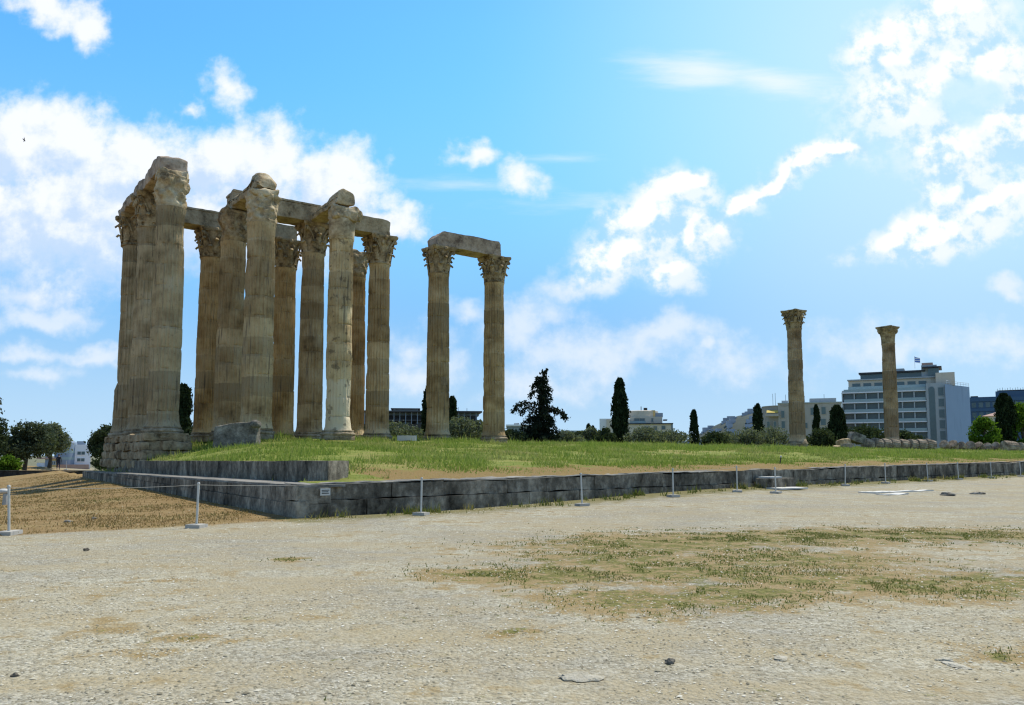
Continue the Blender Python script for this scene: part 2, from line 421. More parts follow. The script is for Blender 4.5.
M_LEAFCY = foliage('cypress_leaf', (.012, .020, .010), (.035, .05, .022), .12)
M_LEAFPINE = foliage('conifer_leaf', (.010, .016, .012), (.028, .040, .026), .1)
M_LEAFOL = foliage('olive_leaf', (.07, .085, .055), (.20, .22, .15), .3)
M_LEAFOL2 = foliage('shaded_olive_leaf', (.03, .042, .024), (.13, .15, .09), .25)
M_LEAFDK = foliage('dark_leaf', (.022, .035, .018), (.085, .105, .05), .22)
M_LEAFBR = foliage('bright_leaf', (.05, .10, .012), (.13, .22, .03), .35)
M_BARK = simple('bark', (.09, .07, .05), .95, .3, 4)

# ------------------------------------------------------------------ terrain
CW = np.array([-5.45, 20.3])                         # near corner of the old platform
RD = np.array([.754, .657]); RD /= np.linalg.norm(RD)      # along the right-hand wall
LD = np.array([-.557, .8306]); LD /= np.linalg.norm(LD)    # along the left-hand wall
MI = np.linalg.inv(np.stack([RD, LD], 1))
def ab(x, y):
    q = np.stack([np.asarray(x, float) - CW[0], np.asarray(y, float) - CW[1]])
    return MI[0, 0] * q[0] + MI[0, 1] * q[1], MI[1, 0] * q[0] + MI[1, 1] * q[1]
def from_ab(a, b): return CW[0] + a * RD[0] + b * LD[0], CW[1] + a * RD[1] + b * LD[1]
def ground_z(x, y):
    x = np.asarray(x, float); y = np.asarray(y, float)
    a, b = ab(x, y)
    left = sst(-a, -1.0, 6.0)
    z = -.88 * sst(b, -2, 52) * left
    berm = .26 * sst(a, 4, 18) * np.exp(-np.clip(-b, 0, 60) / 4.0)
    berm = np.where(b > 2, .26 * sst(a, 4, 18), berm)
    z = z + berm * (1 - left)
    return z + .05 * (fbm(np.stack([x * .25, y * .25, 0 * x], -1).reshape(-1, 3), 3, 3).reshape(x.shape) - .5)
def wall_top_r(a): return .85 + .30 * np.clip(a / 54, 0, 1.2)
def wall_top_l(b): return 1.42 - .26 * np.clip(b / 50, 0, 1)
PLAT = 2.93
def mound_z(x, y):
    x = np.asarray(x, float); y = np.asarray(y, float)
    a, b = ab(x, y)
    tr = wall_top_r(a); xr = np.clip(b / 50, 0, 1)
    hr = tr - .03 + (PLAT - tr) * (1 - (1 - xr) ** 1.55)
    tl = wall_top_l(b); xl = np.clip((a - 1.6) / 11, 0, 1)
    hl = tl - .03 + (PLAT - tl) * (1 - (1 - xl) ** 1.4)
    k = np.clip((hr - hl) / .5, -1, 1)                       # soft minimum
    h = np.minimum(hr, hl) - .08 * (1 - np.abs(k)) ** 2
    und = fbm(np.stack([x * .16, y * .16, 0 * x + 4.], -1).reshape(-1, 3), 9, 3).reshape(x.shape) - .5
    h = h + und * .42 * sst(np.minimum(a * 2, b), 2, 14)
    h = h + .28 * np.exp(-((a - 20) / 14) ** 2 - ((b - 46) / 12) ** 2)
    h = np.where((a < 1.75) & (b > 1.5), np.minimum(h, .55 - .4 * np.clip(b / 50, 0, 1)), h)
    out = np.maximum(sst(b, 92, 112), sst(a, 150, 175))
    out = np.maximum(out, np.where(b > 49.4, sst(-a, -13, -6), 0))
    return h * (1 - out) + (-1.2) * out
def terr(x, y):
    a, b = ab(x, y)
    g = float(ground_z(np.array([x]), np.array([y]))[0])
    if a >= 0 and b >= 0: return max(g, float(mound_z(np.array([x]), np.array([y]))[0]))
    return g

def grid_mesh(X, Y, Z, name, mt, attrs=None):
    n, m = X.shape; b = MB(); idx = np.arange(n * m).reshape(n, m)
    q = np.stack([idx[:-1, :-1], idx[1:, :-1], idx[1:, 1:], idx[:-1, 1:]], -1).reshape(-1, 4)
    b.v.append(np.stack([X, Y, Z], -1).reshape(-1, 3)); b.n = n * m; b.f = [tuple(r) for r in q.tolist()]
    return b.build(name, mt, None, True, attrs)

PATCH = [(690, 572, 1.6, .8), (745, 592, 1.0, .5), (620, 560, 1.3, .9), (560, 575, 1.2, .7), (800, 560, 1.6, .8), (860, 535, 3.2, 1.0), (930, 535, 3.5, 1.0), (760, 540, 2.6, .9), (1005, 582, 1.3, .7), (900, 585, 1.0, .5),
         (640, 600, 1.0, .6), (700, 600, .9, .5), (830, 580, 1.1, .6), (480, 575, .7, .45), (515, 632, .2, .08), (120, 628, .2, .08), (180, 640, .25, .08), (1000, 655, .25, .15), (660, 545, 2.2, 1.2), (965, 590, .8, .5), (350, 700, .12, .05), (290, 560, .3, .15)]
def plaza_masks(x, y):
    """0..1 dry-grass field on the left, grass patches and dusty tan areas on the gravel"""
    a, b = ab(x, y)
    P0 = np.array([-10.35, 16.0]); P1 = np.array([-5.9, 19.3]); dv = (P1 - P0) / np.linalg.norm(P1 - P0); nv = np.array([-dv[1], dv[0]])
    wig = .5 * (fbm(np.stack([x * .9, y * .9, 0 * x], -1).reshape(-1, 3), 5, 3).reshape(x.shape) - .5)
    sdist = (x - P0[0]) * nv[0] + (y - P0[1]) * nv[1] + wig
    field = sst(sdist, -.15, .3) * (a < 1.0)
    gr = np.zeros_like(x)
    for px, py, rx, ry in PATCH:
        c = at_z(px, py)
        gr = np.maximum(gr, np.exp(-(((x - c.x) / (rx * 1.25)) ** 2 + ((y - c.y) / (ry * 1.5)) ** 2)))
    strip = np.exp(-np.clip(-b - .1, 0, 50) / 1.7) * (a > -.5) * (b < .5)
    return field, gr, strip

def build_ground():
    def axis(lo, hi, step, far, k=1.16):
        c = list(np.arange(lo, hi, step)); s = step; v = hi
        while v < far: c.append(v); s *= k; v += s
        s = step; v = lo - step
        left = []
        while v > -far: left.append(v); s *= k; v -= s
        return np.array(left[::-1] + c)
    xs = axis(-30, 40, .3, 4500); ys = axis(2, 64, .3, 5000)
    ys = ys[ys > -600]
    X, Y = np.meshgrid(xs, ys, indexing='ij')
    Z = ground_z(X, Y)
    a, b = ab(X, Y)
    Z = np.where((a > 1.0) & (b > 1.0), -1.4, Z)            # earth under the mound
    f, gr, st = plaza_masks(X, Y)
    def bld(g, bs):
        q = pos(g)
        A = lambda n: g.n('ShaderNodeAttribute', attribute_name=n).outputs['Fac']
        field, grass, strip = A('field'), A('grass'), A('strip')
        vor = g.n('ShaderNodeTexVoronoi', {'Vector': q, 'Scale': 26.0}); vor2 = g.n('ShaderNodeTexVoronoi', {'Vector': q, 'Scale': 75.0})
        cell = g.sep(vor.outputs['Color'])[0]; cell2 = g.sep(vor2.outputs['Color'])[0]
        n1 = g.noise(q, .35, 5, .6); n2 = g.noise(q, 2.2, 6, .65); n3 = g.noise(q, 14, 5, .7)
        st = g.n('ShaderNodeMapping', {'Vector': q}); st.inputs['Scale'].default_value = (.3, 1, 1); st.inputs['Rotation'].default_value = (0, 0, R(-8))
        n4 = g.noise(st.outputs[0], .8, 5, .65)
        grav = ramp(g, g.m('ADD', g.m('MULTIPLY', cell, .45), g.m('ADD', g.m('MULTIPLY', cell2, .3), g.m('MULTIPLY', n3, .25))),
                    [(.22, (.225, .20, .14)), (.5, (.365, .338, .252)), (.8, (.50, .468, .37))])
        grav = g.mix(1.0, grav, g.mix(g.ss(n1, .36, .64), (.84, .84, .86), (1.10, 1.09, 1.05)), 'MULTIPLY')
        dust = g.mix(n3, (.30, .24, .135), (.43, .365, .23))
        dm = g.ss(g.m('ADD', g.m('MULTIPLY', n4, .6), g.m('MULTIPLY', n2, .4)), .40, .60, 0, .8)
        col = g.mix(dm, grav, dust)
        gm = g.m('ADD', g.m('MULTIPLY', grass, .8), g.m('MULTIPLY', g.m('SUBTRACT', g.m('ADD', g.m('MULTIPLY', n2, .6), g.m('MULTIPLY', n1, .4)), .5), 3.4))
        col = g.mix(g.ss(gm, .12, .5, 0, .85), col, g.mix(n3, (.20, .135, .05), (.37, .27, .12)))
        gm2 = g.m('ADD', g.m('MULTIPLY', grass, .9), g.m('MULTIPLY', g.m('SUBTRACT', g.noise(g.vm('ADD', q, (9, 4, 0)), 3.2, 8, .78), .5), 5.2))
        col = g.mix(g.ss(gm2, .56, .92, 0, .9), col, g.mix(g.ss(n3, .35, .65), (.075, .085, .02), (.22, .205, .06)))
        fc = g.mix(g.ss(n2, .35, .65), (.215, .142, .058), (.31, .215, .095)); fc = g.mix(g.ss(n1, .5, .66, 0, .7), fc, (.30, .225, .10))
        fc = g.mix(g.ss(n3, .52, .70, 0, .6), fc, (.13, .085, .035))
        col = g.mix(field, col, fc)
        sm = g.m('ADD', strip, g.m('MULTIPLY', g.m('SUBTRACT', n2, .5), .9))
        col = g.mix(g.ss(sm, .3, .7, 0, .85), col, g.mix(n3, (.10, .11, .03), (.26, .21, .09)))
        # far town ground beyond the site
        far = g.ss(g.vm('LENGTH', q, out=1), 150, 260)
        col = g.mix(far, col, (.16, .16, .10))
        g.put(bs.inputs['Base Color'], col)
        bump(g, bs, g.m('ADD', g.m('MULTIPLY', g.m('SUBTRACT', 1., vor.outputs['Distance']), .5), g.m('ADD', g.m('MULTIPLY', n3, .6), g.m('MULTIPLY', cell2, .3))), .95, .03)
    o = grid_mesh(X, Y, Z, 'ground', mat('ground_gravel', bld, .95, .1), {'field': f.ravel(), 'grass': gr.ravel(), 'strip': st.ravel()})
    tag(o, kind='structure')
build_ground()

def build_mound():
    def gaxis(first, step, hi, k):
        v = [0.0, .02]; s = first
        while v[-1] < hi: v.append(v[-1] + s); s = min(s * k, step)
        return np.array(v)
    a = gaxis(.35, 3.0, 176, 1.018); b = gaxis(.3, 1.6, 114, 1.02)
    A, B = np.meshgrid(a, b, indexing='ij')
    X, Y = from_ab(A + .45, B + .30)
    Z = mound_z(X, Y)
    def bld(g, bs):
        q = pos(g); A_ = g.n('ShaderNodeAttribute', attribute_name='bdist').outputs['Fac']
        n1 = g.noise(q, .22, 5, .6); n2 = g.noise(q, 1.5, 6, .65); n3 = g.noise(q, 11, 4, .7)
        gr = g.mix(g.ss(n2, .35, .65), (.145, .18, .034), (.23, .245, .06))
        gr = g.mix(g.ss(n1, .46, .64, 0, .8), gr, (.28, .235, .085))
        dry = g.mix(n3, (.16, .105, .038), (.31, .22, .088))
        dm = g.m('ADD', g.ss(A_, 1.5, 7.5, .9, 0), g.m('MULTIPLY', g.m('SUBTRACT', n2, .5), 2.0))
        col = g.mix(g.ss(dm, .35, .75), gr, dry)
        g.put(bs.inputs['Base Color'], col); bump(g, bs, g.m('ADD', n3, n2), .8, .08)
    o = grid_mesh(X, Y, Z, 'grass_terrain', mat('mound_earth', bld, .95, .08), {'bdist': (B * np.clip(.35 + A / 8, 0, 1) + 4.5 * (A < 3) * (B < 40)).ravel()})
    tag(o, kind='structure')
build_mound()

# ------------------------------------------------------------------ the platform walls
def wall_pts(a, b): x, y = from_ab(a, b); return x, y
def build_walls():
    # right-hand wall along RD: its outer face on b = 0
    ang = math.atan2(RD[1], RD[0]); x0, y0 = CW
    t = thing('retaining_wall', 'long low dark stone wall edging the grass on the right of the platform corner', 'wall', (x0, y0, 0), ang)
    L = 62.0
    def fn(V):
        V = V.copy(); k = V[:, 0] / 54
        V[:, 2] = np.where(V[:, 2] > .5, V[:, 2] + .30 * np.clip(k, 0, 1.2), V[:, 2]); return V
    b = MB()
    xs = [0.0]; 
    while xs[-1] < L: xs.append(xs[-1] + random.uniform(1.6, 2.9))
    for i in range(len(xs) - 1):                               # big blocks, open joints
        dz = random.uniform(-.05, .02); dy = random.uniform(-.03, .03)
        b.block((xs[i] + .012, dy, -.6), (xs[i + 1] - .012, .75 + dy * .3, .43), .22, .045, 1.6, i)
        off = .8
        b.block((xs[i] + .012 + (off if i else 0), .045 + dy, .45), (xs[i + 1] - .012 + off, .75, .85 + dz), .16, .06, 1.9, i + 99, fn)
    o = b.build('wall_course', M_WALL, t)
    c = MB()                                                   # light worn upper arris
    for i in range(len(xs) - 1):
        if random.random() < .25: continue
        c.block((xs[i] + .8 * (i > 0), .03, .852), (xs[i + 1] + .79, .78, .875), .18, .05, 2.0, i + 40, fn)
    c.build('coping', M_LEDGE, t)
    # left-hand stepped plinth along LD, running away from the corner; local +x along LD, local -y inwards
    angl = math.atan2(LD[1], LD[0])
    t = thing('stepped_plinth', 'two stepped courses of grey stone running back under the tallest columns on the left', 'wall', (x0, y0, 0), angl)
    LL = 50.0
    def fl(lo_z, drop):
        def f(V):
            V = V.copy(); k = np.clip(V[:, 0] / 50, 0, 1)
            V[:, 2] = np.where(V[:, 2] > lo_z, V[:, 2] - drop * k, V[:, 2] - .9 * k * (V[:, 2] < -.3)); return V
        return f
    lo = MB(); xs = [0.02]
    while xs[-1] < LL: xs.append(min(LL, xs[-1] + random.uniform(2.2, 4.6)))
    for i in range(len(xs) - 1):
        e = .0 if i else .0
        lo.block((xs[i] + .01, -.9, -.75), (xs[i + 1] - .01, random.uniform(-.02, .02), .36), .4, .02, 1.5, i + 7)
        sh = .7 if i else .0
        lo.block((xs[i] + .01 + sh, -.9, .37), (min(LL, xs[i + 1] + .69), random.uniform(-.05, -.02), .78), .35, .022, 1.5, i + 70, fl(.6, .42))
    lo.build('lower_course', M_WALL, t)
    lg = MB(); lg.block((.04, -1.3, .782), (LL, -.06, .845), .5, .014, 1.3, 3, fl(.6, .42)); lg.build('ledge', M_LEDGE, t)
    # upper course: near end broken off obliquely, along the line of sight
    up = MB(); sx = [1.4]
    while sx[-1] < 47.5: sx.append(min(47.5, sx[-1] + random.uniform(2.6, 5.2)))
    def fu(V):
        V = V.copy(); V = fl(1.0, .26)(V)
        k = np.clip(1 - (V[:, 0] - 1.4) / 1.2, 0, 1); V[:, 0] = V[:, 0] + (-(V[:, 1] + 1.35)) * .95 * k * 1.0
        V[:, 2] = np.where(V[:, 2] < 1.0, V[:, 2] - .42 * np.clip(V[:, 0] / 50, 0, 1), V[:, 2]); return V
    for i in range(len(sx) - 1):
        up.block((sx[i] + (.008 if i else 0), -2.3, .84), (sx[i + 1] - .008, -1.35 + random.uniform(-.02, .02), 1.45 + random.uniform(-.01, .012)), .3, .02, 1.7, i + 300, fu)
    up.build('upper_course', M_WALLUP, t)
M_WALLUP = rough_stone('weathered_upper_wall', (.034, .029, .021), (.15, .13, .097), (.37, .325, .245), 1.1)
build_walls()

# ------------------------------------------------------------------ the temple
TH, GS, GX, GY, ZB = .6279, 6.0914, -26.105, 55.976, 3.02
UX, UY = math.cos(TH), math.sin(TH)
def grid(i, j, dpx=0.0):
    x = GX + (i * UX - j * UY) * GS; y = GY + (i * UY + j * UX) * GS
    return x + dpx * y / F, y
RB, RT = .985, .875
def shaft_mesh(seed, wear=.3, low_wear=0.0, r0=RB, r1=RT, z0=.42, z1=14.78, n_fl=24, cut=None):
    zs = set(np.arange(z0, z1, .24).tolist() + [z1])
    j = z0 + 1.0
    joints = []
    while j < z1 - .4: joints.append(j); zs |= {j - .03, j, j + .03}; j += 1.36
    zs = np.array(sorted(zs)); per = 8; n = n_fl * per
    th = np.arange(n) * 2 * np.pi / n
    Zg, Tg = np.meshgrid(zs, th, indexing='ij')
    k = (Zg - z0) / (z1 - z0)
    rad = r0 + (r1 - r0) * (k ** 1.35) + .012 * np.sin(np.pi * k)
    rad += .13 * np.exp(-(Zg - z0) / .22) + .06 * np.exp(-(z1 - Zg) / .12)
    ph = (Tg * n_fl / (2 * np.pi)) % 1.0
    fl = np.sin(np.pi * ph) ** .55
    fade = sst(Zg, z0 + .25, z0 + .5) * (1 - sst(Zg, z1 - .45, z1 - .2))
    P = np.stack([np.cos(Tg) * rad, np.sin(Tg) * rad, Zg], -1).reshape(-1, 3)
    w = fbm(P * .55 + seed * 7.7, seed, 4).reshape(Zg.shape)
    w2 = fbm(P * 2.3 + seed * 3.1, seed + 5, 4).reshape(Zg.shape)
    er = sst(w, .60 - .22 * wear, .78 - .12 * wear)                       # worn away areas lose their flutes
    lw = low_wear * (1 - sst(Zg, z0 + 3.0, z0 + 5.2))
    er = np.clip(er + lw, 0, 1)
    rad = rad - .125 * fl * fade * (1 - .85 * er) - .075 * er * (.4 + w2) - .045 * wear * sst(w2, .55, .75)
    rad = rad - lw * .17 * (fbm(P * 1.1 + 9 + seed, seed + 3, 3).reshape(Zg.shape) - .25)
    for jz in joints:
        chip = sst(w2, .46, .62) * .06 + .012
        rad = rad - np.exp(-((Zg - jz) / .028) ** 2) * chip
        rad = rad + (np.sin(jz * 57 + seed) * .012) * (np.abs(Zg - jz - .68) < .66)
    if cut is not None: rad = cut(rad, Zg, Tg)
    V = np.stack([np.cos(Tg) * rad, np.sin(Tg) * rad, Zg], -1).reshape(-1, 3)
    m = len(zs); b = MB()
    idx = np.arange(m * n).reshape(m, n); nx = np.roll(idx, -1, 1)
    q = np.stack([idx[:-1], nx[:-1], nx[1:], idx[1:]], -1).reshape(-1, 4)
    b.add(V, q.tolist() + [tuple(idx[0][::-1]), tuple(idx[-1])])
    return b

def leaf(b, ang, r_at, z0, h, w, curl, out):
    """one acanthus leaf: a thick lobed strip hugging the bell and curling over at the tip"""
    m = 9; P = []; hw = []
    for i in range(m):
        t = i / (m - 1)
        if t < .72: z = z0 + h * t / .72; r = r_at(z) + .05 + .10 * (t / .72) ** 2
        else:
            s = (t - .72) / .28 * 2.6; z = z0 + h + curl * math.sin(s) * .55 - curl * .25 * (1 - math.cos(s)); r = r_at(z0 + h) + .15 + out * (1 - math.cos(s)) * .62
        P.append((r * math.cos(ang), r * math.sin(ang), z))
        hw.append(w * (1.0 - .25 * t) * (1 + .16 * math.cos(i * math.pi)) * (1 if t < .9 else .55))
    side = (-math.sin(ang), math.cos(ang), 0)
    b.tube(P, hw, 8, True, flat=[.075] * m, side=side)
def capital_mesh(seed, wear):
    b = MB()
    H = 2.12
    def r_at(z): return .84 + .05 * (z / H) + .30 * max(0, z / H - .1) ** 2.6
    b.lathe([(.90, -.02), (.97, .03), (.97, .10), (.88, .14)] + [(r_at(z), z) for z in np.linspace(.16, H, 10)], 32)
    rr = random.Random(seed)
    for k in range(8):
        if rr.random() > wear * .6: leaf(b, k * math.pi / 4 + .39, r_at, .12, .72 * rr.uniform(.93, 1.05), .27, .30, .24)
    for k in range(8):
        if rr.random() > wear * .55: leaf(b, k * math.pi / 4, r_at, .35, 1.08 * rr.uniform(.95, 1.05), .25, .32, .27)
    for k in range(4):
        ac = math.pi / 4 + k * math.pi / 2
        for s in (-1, 1):
            if rr.random() < wear * .7: continue
            P = []
            for t in np.linspace(0, 1, 7): P.append((.98 + .36 * t ** 1.6, s * .36 * (1 - t) ** 1.0 + s * .07, 1.05 + 1.0 * t ** .8))
            for t in np.linspace(.15, 1, 8):
                q = t * 5.2; rr_ = .14 * (1 - .72 * t); P.append((1.36 + math.sin(q) * rr_, s * .07, 1.90 + math.cos(q) * rr_ * 1.0))
            P = np.array(P); c, s_ = math.cos(ac), math.sin(ac)
            P = np.stack([P[:, 0] * c - P[:, 1] * s_, P[:, 0] * s_ + P[:, 1] * c, P[:, 2]], 1)
            b.tube(P, [.05] * len(P), 6, True, flat=[.085] * len(P), side=(-s_, c, 0))
        am = k * math.pi / 2                                          # inner spirals and the flower of each side
        if rr.random() > wear: b.blob((1.27 * math.cos(am), 1.27 * math.sin(am), 2.22), (.17, .17, .19), 8, 6, .25, seed + k)
        for s in (-1, 1):
            if rr.random() > wear: b.blob((1.10 * math.cos(am + s * .22), 1.10 * math.sin(am + s * .22), 1.80), (.14, .14, .22), 8, 6, .25, seed + k + 9)
    return b
def abacus_mesh(seed, wear, missing=None):
    pts = []
    for k in range(4):
        a0 = math.pi / 4 + k * math.pi / 2
        ext = 1.62 if missing != k else 1.30
        for s in (-.085, .085): pts.append((ext * math.cos(a0 + s), ext * math.sin(a0 + s)))
        for t in (.2, .35, .5, .65, .8):
            a1 = a0 + t * math.pi / 2; r = 1.10 + .30 * (abs(t - .5) * 2) ** 1.8
            pts.append((r * math.cos(a1), r * math.sin(a1)))
    b = MB(); n = len(pts); P = np.array(pts)
    rings = []
    for sc, z in ((.90, 2.10), (.93, 2.20), (.97, 2.24), (1.0, 2.33), (1.0, 2.46), (.98, 2.47)):
        rings.append(np.concatenate([P * sc, np.full((n, 1), z)], 1))
    V = np.concatenate(rings); V = V + (np.stack([fbm(V * 2.1 + q * 9 + seed, seed, 3) for q in range(3)], 1) - .5) * (.08 + .22 * wear)
    m = len(rings)
    b.add(V, [(i * n + k, i * n + (k + 1) % n, (i + 1) * n + (k + 1) % n, (i + 1) * n + k) for i in range(m - 1) for k in range(n)] + [tuple(range(n))[::-1], tuple((m - 1) * n + k for k in range(n))])
    return b
def disturb(b, amp, fr, seed):
    b.v = [V + (np.stack([fbm(V * fr + q * 17.3 + seed * 1.7, seed + q, 4) for q in range(3)], 1) - .5) * 2 * amp for V in b.v]
    return b
def base_mesh(seed, r0=RB):
    b = MB()
    pr = [(1.22, -.3), (1.24, .02)] + [(1.20 + .09 * math.sin(t), .14 - .10 * math.cos(t)) for t in np.linspace(.3, math.pi - .1, 6)] + [(1.15, .27), (1.12, .31)] + [(1.10 + .06 * math.sin(t), .37 - .06 * math.cos(t)) for t in np.linspace(.2, math.pi, 5)] + [(1.04, .43)]
    b.lathe(pr, 56)
    return disturb(b, .07, 1.6, seed)

SM = {}
def smat(key, *a):
    if key not in SM: SM[key] = shaft_stone('shaft_' + key, *a)
    return SM[key]
def column(loc, label, group, seed, wear=.3, cap='full', mkey='honey', low=0.0, cut=None, missing=None, capmat=None, fat=1.0, rz=TH):
    t = thing('corinthian_column', label, 'column', (loc[0], loc[1], loc[2] if len(loc) > 2 else ZB), rz, group)
    m = MATS[mkey]
    base_mesh(seed).build('base', M_BASE, t, False)
    s = shaft_mesh(seed, wear, low, RB * fat, RT * fat, cut=cut).build('shaft', m, t, True)
    s.data.set_sharp_from_angle(angle=R(48))
    cm = capmat or M_CAP
    if cap == 'full':
        c = disturb(capital_mesh(seed, wear * .6), .02 + .05 * wear, 2.6, seed).build('capital', cm, t); c.location = (0, 0, 14.78)
        abacus_mesh(seed, wear, missing).build('abacus', cm, c)
    elif cap == 'worn':                                                # carving weathered to lumps and hollows
        b = MB(); n = 84; zs = np.linspace(0, 2.05, 34); V = []
        th = np.arange(n) * 2 * np.pi / n
        for zz in zs:
            k = zz / 2.05; r = .86 * fat + .08 * sst(k, 0, .12) + .10 * k ** 1.8 + .06 * np.cos(8 * th + (0 if k < .45 else math.pi)) * sst(k, .08, .3) * (1 - .3 * k) + .05 * np.cos(4 * th - math.pi) * sst(k, .5, 1)
            V.append(np.stack([r * np.cos(th), r * np.sin(th), np.full(n, zz)], 1))
        V = np.concatenate(V); w1 = fbm(V * 1.15 + seed * 4, seed, 4) - .5; w2 = fbm(V * 3.2 + seed, seed + 4, 4) - .5
        sc = 1 + (.85 * w1 + .50 * w2) * sst(V[:, 2], .05, .5) * wear * 1.6
        V[:, :2] *= sc[:, None]
        b.add(V, [(i * n + q, i * n + (q + 1) % n, (i + 1) * n + (q + 1) % n, (i + 1) * n + q) for i in range(33) for q in range(n)] + [tuple(33 * n + q for q in range(n))])
        c = b.build('capital', cm, t, True); c.location = (0, 0, 14.78)
        ab_ = MB(); ab_.block((-.90, -.90, 1.9), (.95, .95, 2.46), .10, .36, 1.1, seed, None, .2)
        ab_.build('abacus', cm, c)
    elif cap == 'block':                                               # new plain block with a ragged crown
        b = MB(); b.lathe([(.90, 0), (.93, .05), (.95, .6), (.95, 1.25), (.96, 1.55)], 40); b = disturb(b, .05, 1.4, seed)
        c = b.build('capital', cm, t, False); c.location = (0, 0, 14.6)
        b = MB(); b.block((-.90, -.95, 1.45), (1.0, .95, 2.6), .10, .36, 1.3, seed, None, .2)
        b.blob((1.0, -.45, 2.05), (.40, .4, .5), 16, 11, .5, seed, 2.2)
        b.build('abacus', cm, c)
    elif cap == 'bell':                                                # all carving worn to a plain flaring bell
        b = MB(); b.lathe([(.90, 0), (.90, .1), (.90, .5), (.95, .95), (1.05, 1.4), (1.2, 1.85), (1.32, 2.15)], 28)
        for k in range(4): 
            a = math.pi / 4 + k * math.pi / 2; b.blob((1.15 * math.cos(a), 1.15 * math.sin(a), 1.85), (.28, .28, .42), 9, 7, .3, seed + k)
        c = disturb(b, .05, 1.8, seed).build('capital', cm, t); c.location = (0, 0, 14.78)
        abacus_mesh(seed, .3).build('abacus', cm, c)
    return t
M_BASE = rough_stone('base_stone', (.08, .06, .037), (.25, .195, .12), (.44, .37, .26), 1.0, False, .8)
MATS = {'grey': shaft_stone('shaft_grey_honey', (.92, .98, 1.08), None, .3), 'honey': shaft_stone('shaft_honey', (1, 1, 1), None, 1.7), 'brown': shaft_stone('shaft_brown', (1.02, .93, .80), None, 2.9),
        'dark': shaft_stone('shaft_dark', (.80, .80, .82), None, 4.1), 'pale': shaft_stone('shaft_pale_foot', (1.12, 1.12, 1.1), 4.2, 5.3), 'far': shaft_stone('shaft_far', (1.05, .95, .85), None, 6.6),
        'lone': shaft_stone('shaft_lone', (.92, .90, 1.02), None, 7.4), 'pair': shaft_stone('shaft_pair', (.96, .96, .95), None, 8.8), 'pair_b': shaft_stone('shaft_pair_b', (1.0, .97, .92), None, 12.2)}
G1 = 'columns of the ruined temple corner'
def cutL1(rad, Z, T):
    d = np.cos(T - 2.75 + .0)                                            # ragged step on the outer side
    return rad - .16 * sst(d, .2, .8) * sst(Z, 3.6, 3.9) * (1 - .5 * sst(Z, 9, 13))
column(grid(0, 1, .8), 'rearmost left column of the leftmost cluster, under the low end of the broken lintel', G1, 1, .35, 'full', 'grey', 0, cutL1)
column(grid(0, 0, 0.5), 'middle column of the leftmost cluster, half hidden behind the tall front one', G1, 2, .35, 'full', 'grey')
column(grid(0, -1, 0.5), 'tallest looking front column of the leftmost cluster with its capital worn to lumps', G1, 3, .45, 'worn', 'grey', .15, None, None, M_CAPPALE)
column(grid(1, -1, -.8), 'front column right of the leftmost cluster, eroded pale capital under a rounded broken stone', G1, 4, .55, 'worn', 'honey', .35, None, None, M_CAPPALE, 1.10)
column(grid(1, 0, -2.5), 'column squeezed in the middle of the second cluster, just left of its eroded front column', G1, 5, .4, 'worn', 'honey', 0, None, None, None, 1.06)
column(grid(1, 1, -1.5), 'leftmost brown column of the second cluster with crisp dark leaf capital', G1, 6, .3, 'full', 'brown')
column(grid(2, 1, .5), 'short looking brown column with dark leafy capital seen in the gap left of the darkest column', G1, 7, .3, 'full', 'brown')
column(grid(2, 0, 1.5), 'dark grey streaked column just left of the pale footed front column', G1, 8, .35, 'full', 'dark')
column(grid(2, -1, -1.5), 'front column with crumbling pale foot and plain block for a capital', G1, 9, .5, 'block', 'pale', .75, None, None, M_CAPPALE)
column(grid(3, 1, 6.0), 'narrow orange lit column peeping out behind the pale footed front column', G1, 10, .4, 'worn', 'far')
column(grid(3, 0, -.5), 'right end column of the main cluster, leafy capital carrying the lintel end', G1, 11, .3, 'full', 'honey')
column(grid(4, 0, -2.5), 'left column of the pair joined by a lintel', G1, 12, .25, 'full', 'pair', 0, None, None, None, 1.05)
column(grid(5, 0, -2.5), 'right column of the pair joined by a lintel', G1, 13, .25, 'full', 'pair_b', 0, None, None, None, 1.04)
p = at(797.8, 444, 101.0); column((p.x, p.y, 2.98), 'lone standing column left of the hotel, its carved capital broken at one corner', 'lone columns on the right', 14, .3, 'full', 'lone', 0, None, 0)
p = at(892.5, 446, 113.5); column((p.x, p.y, 2.90), 'lone standing column in front of the hotel with plain flaring capital', 'lone columns on the right', 15, .4, 'bell', 'lone')

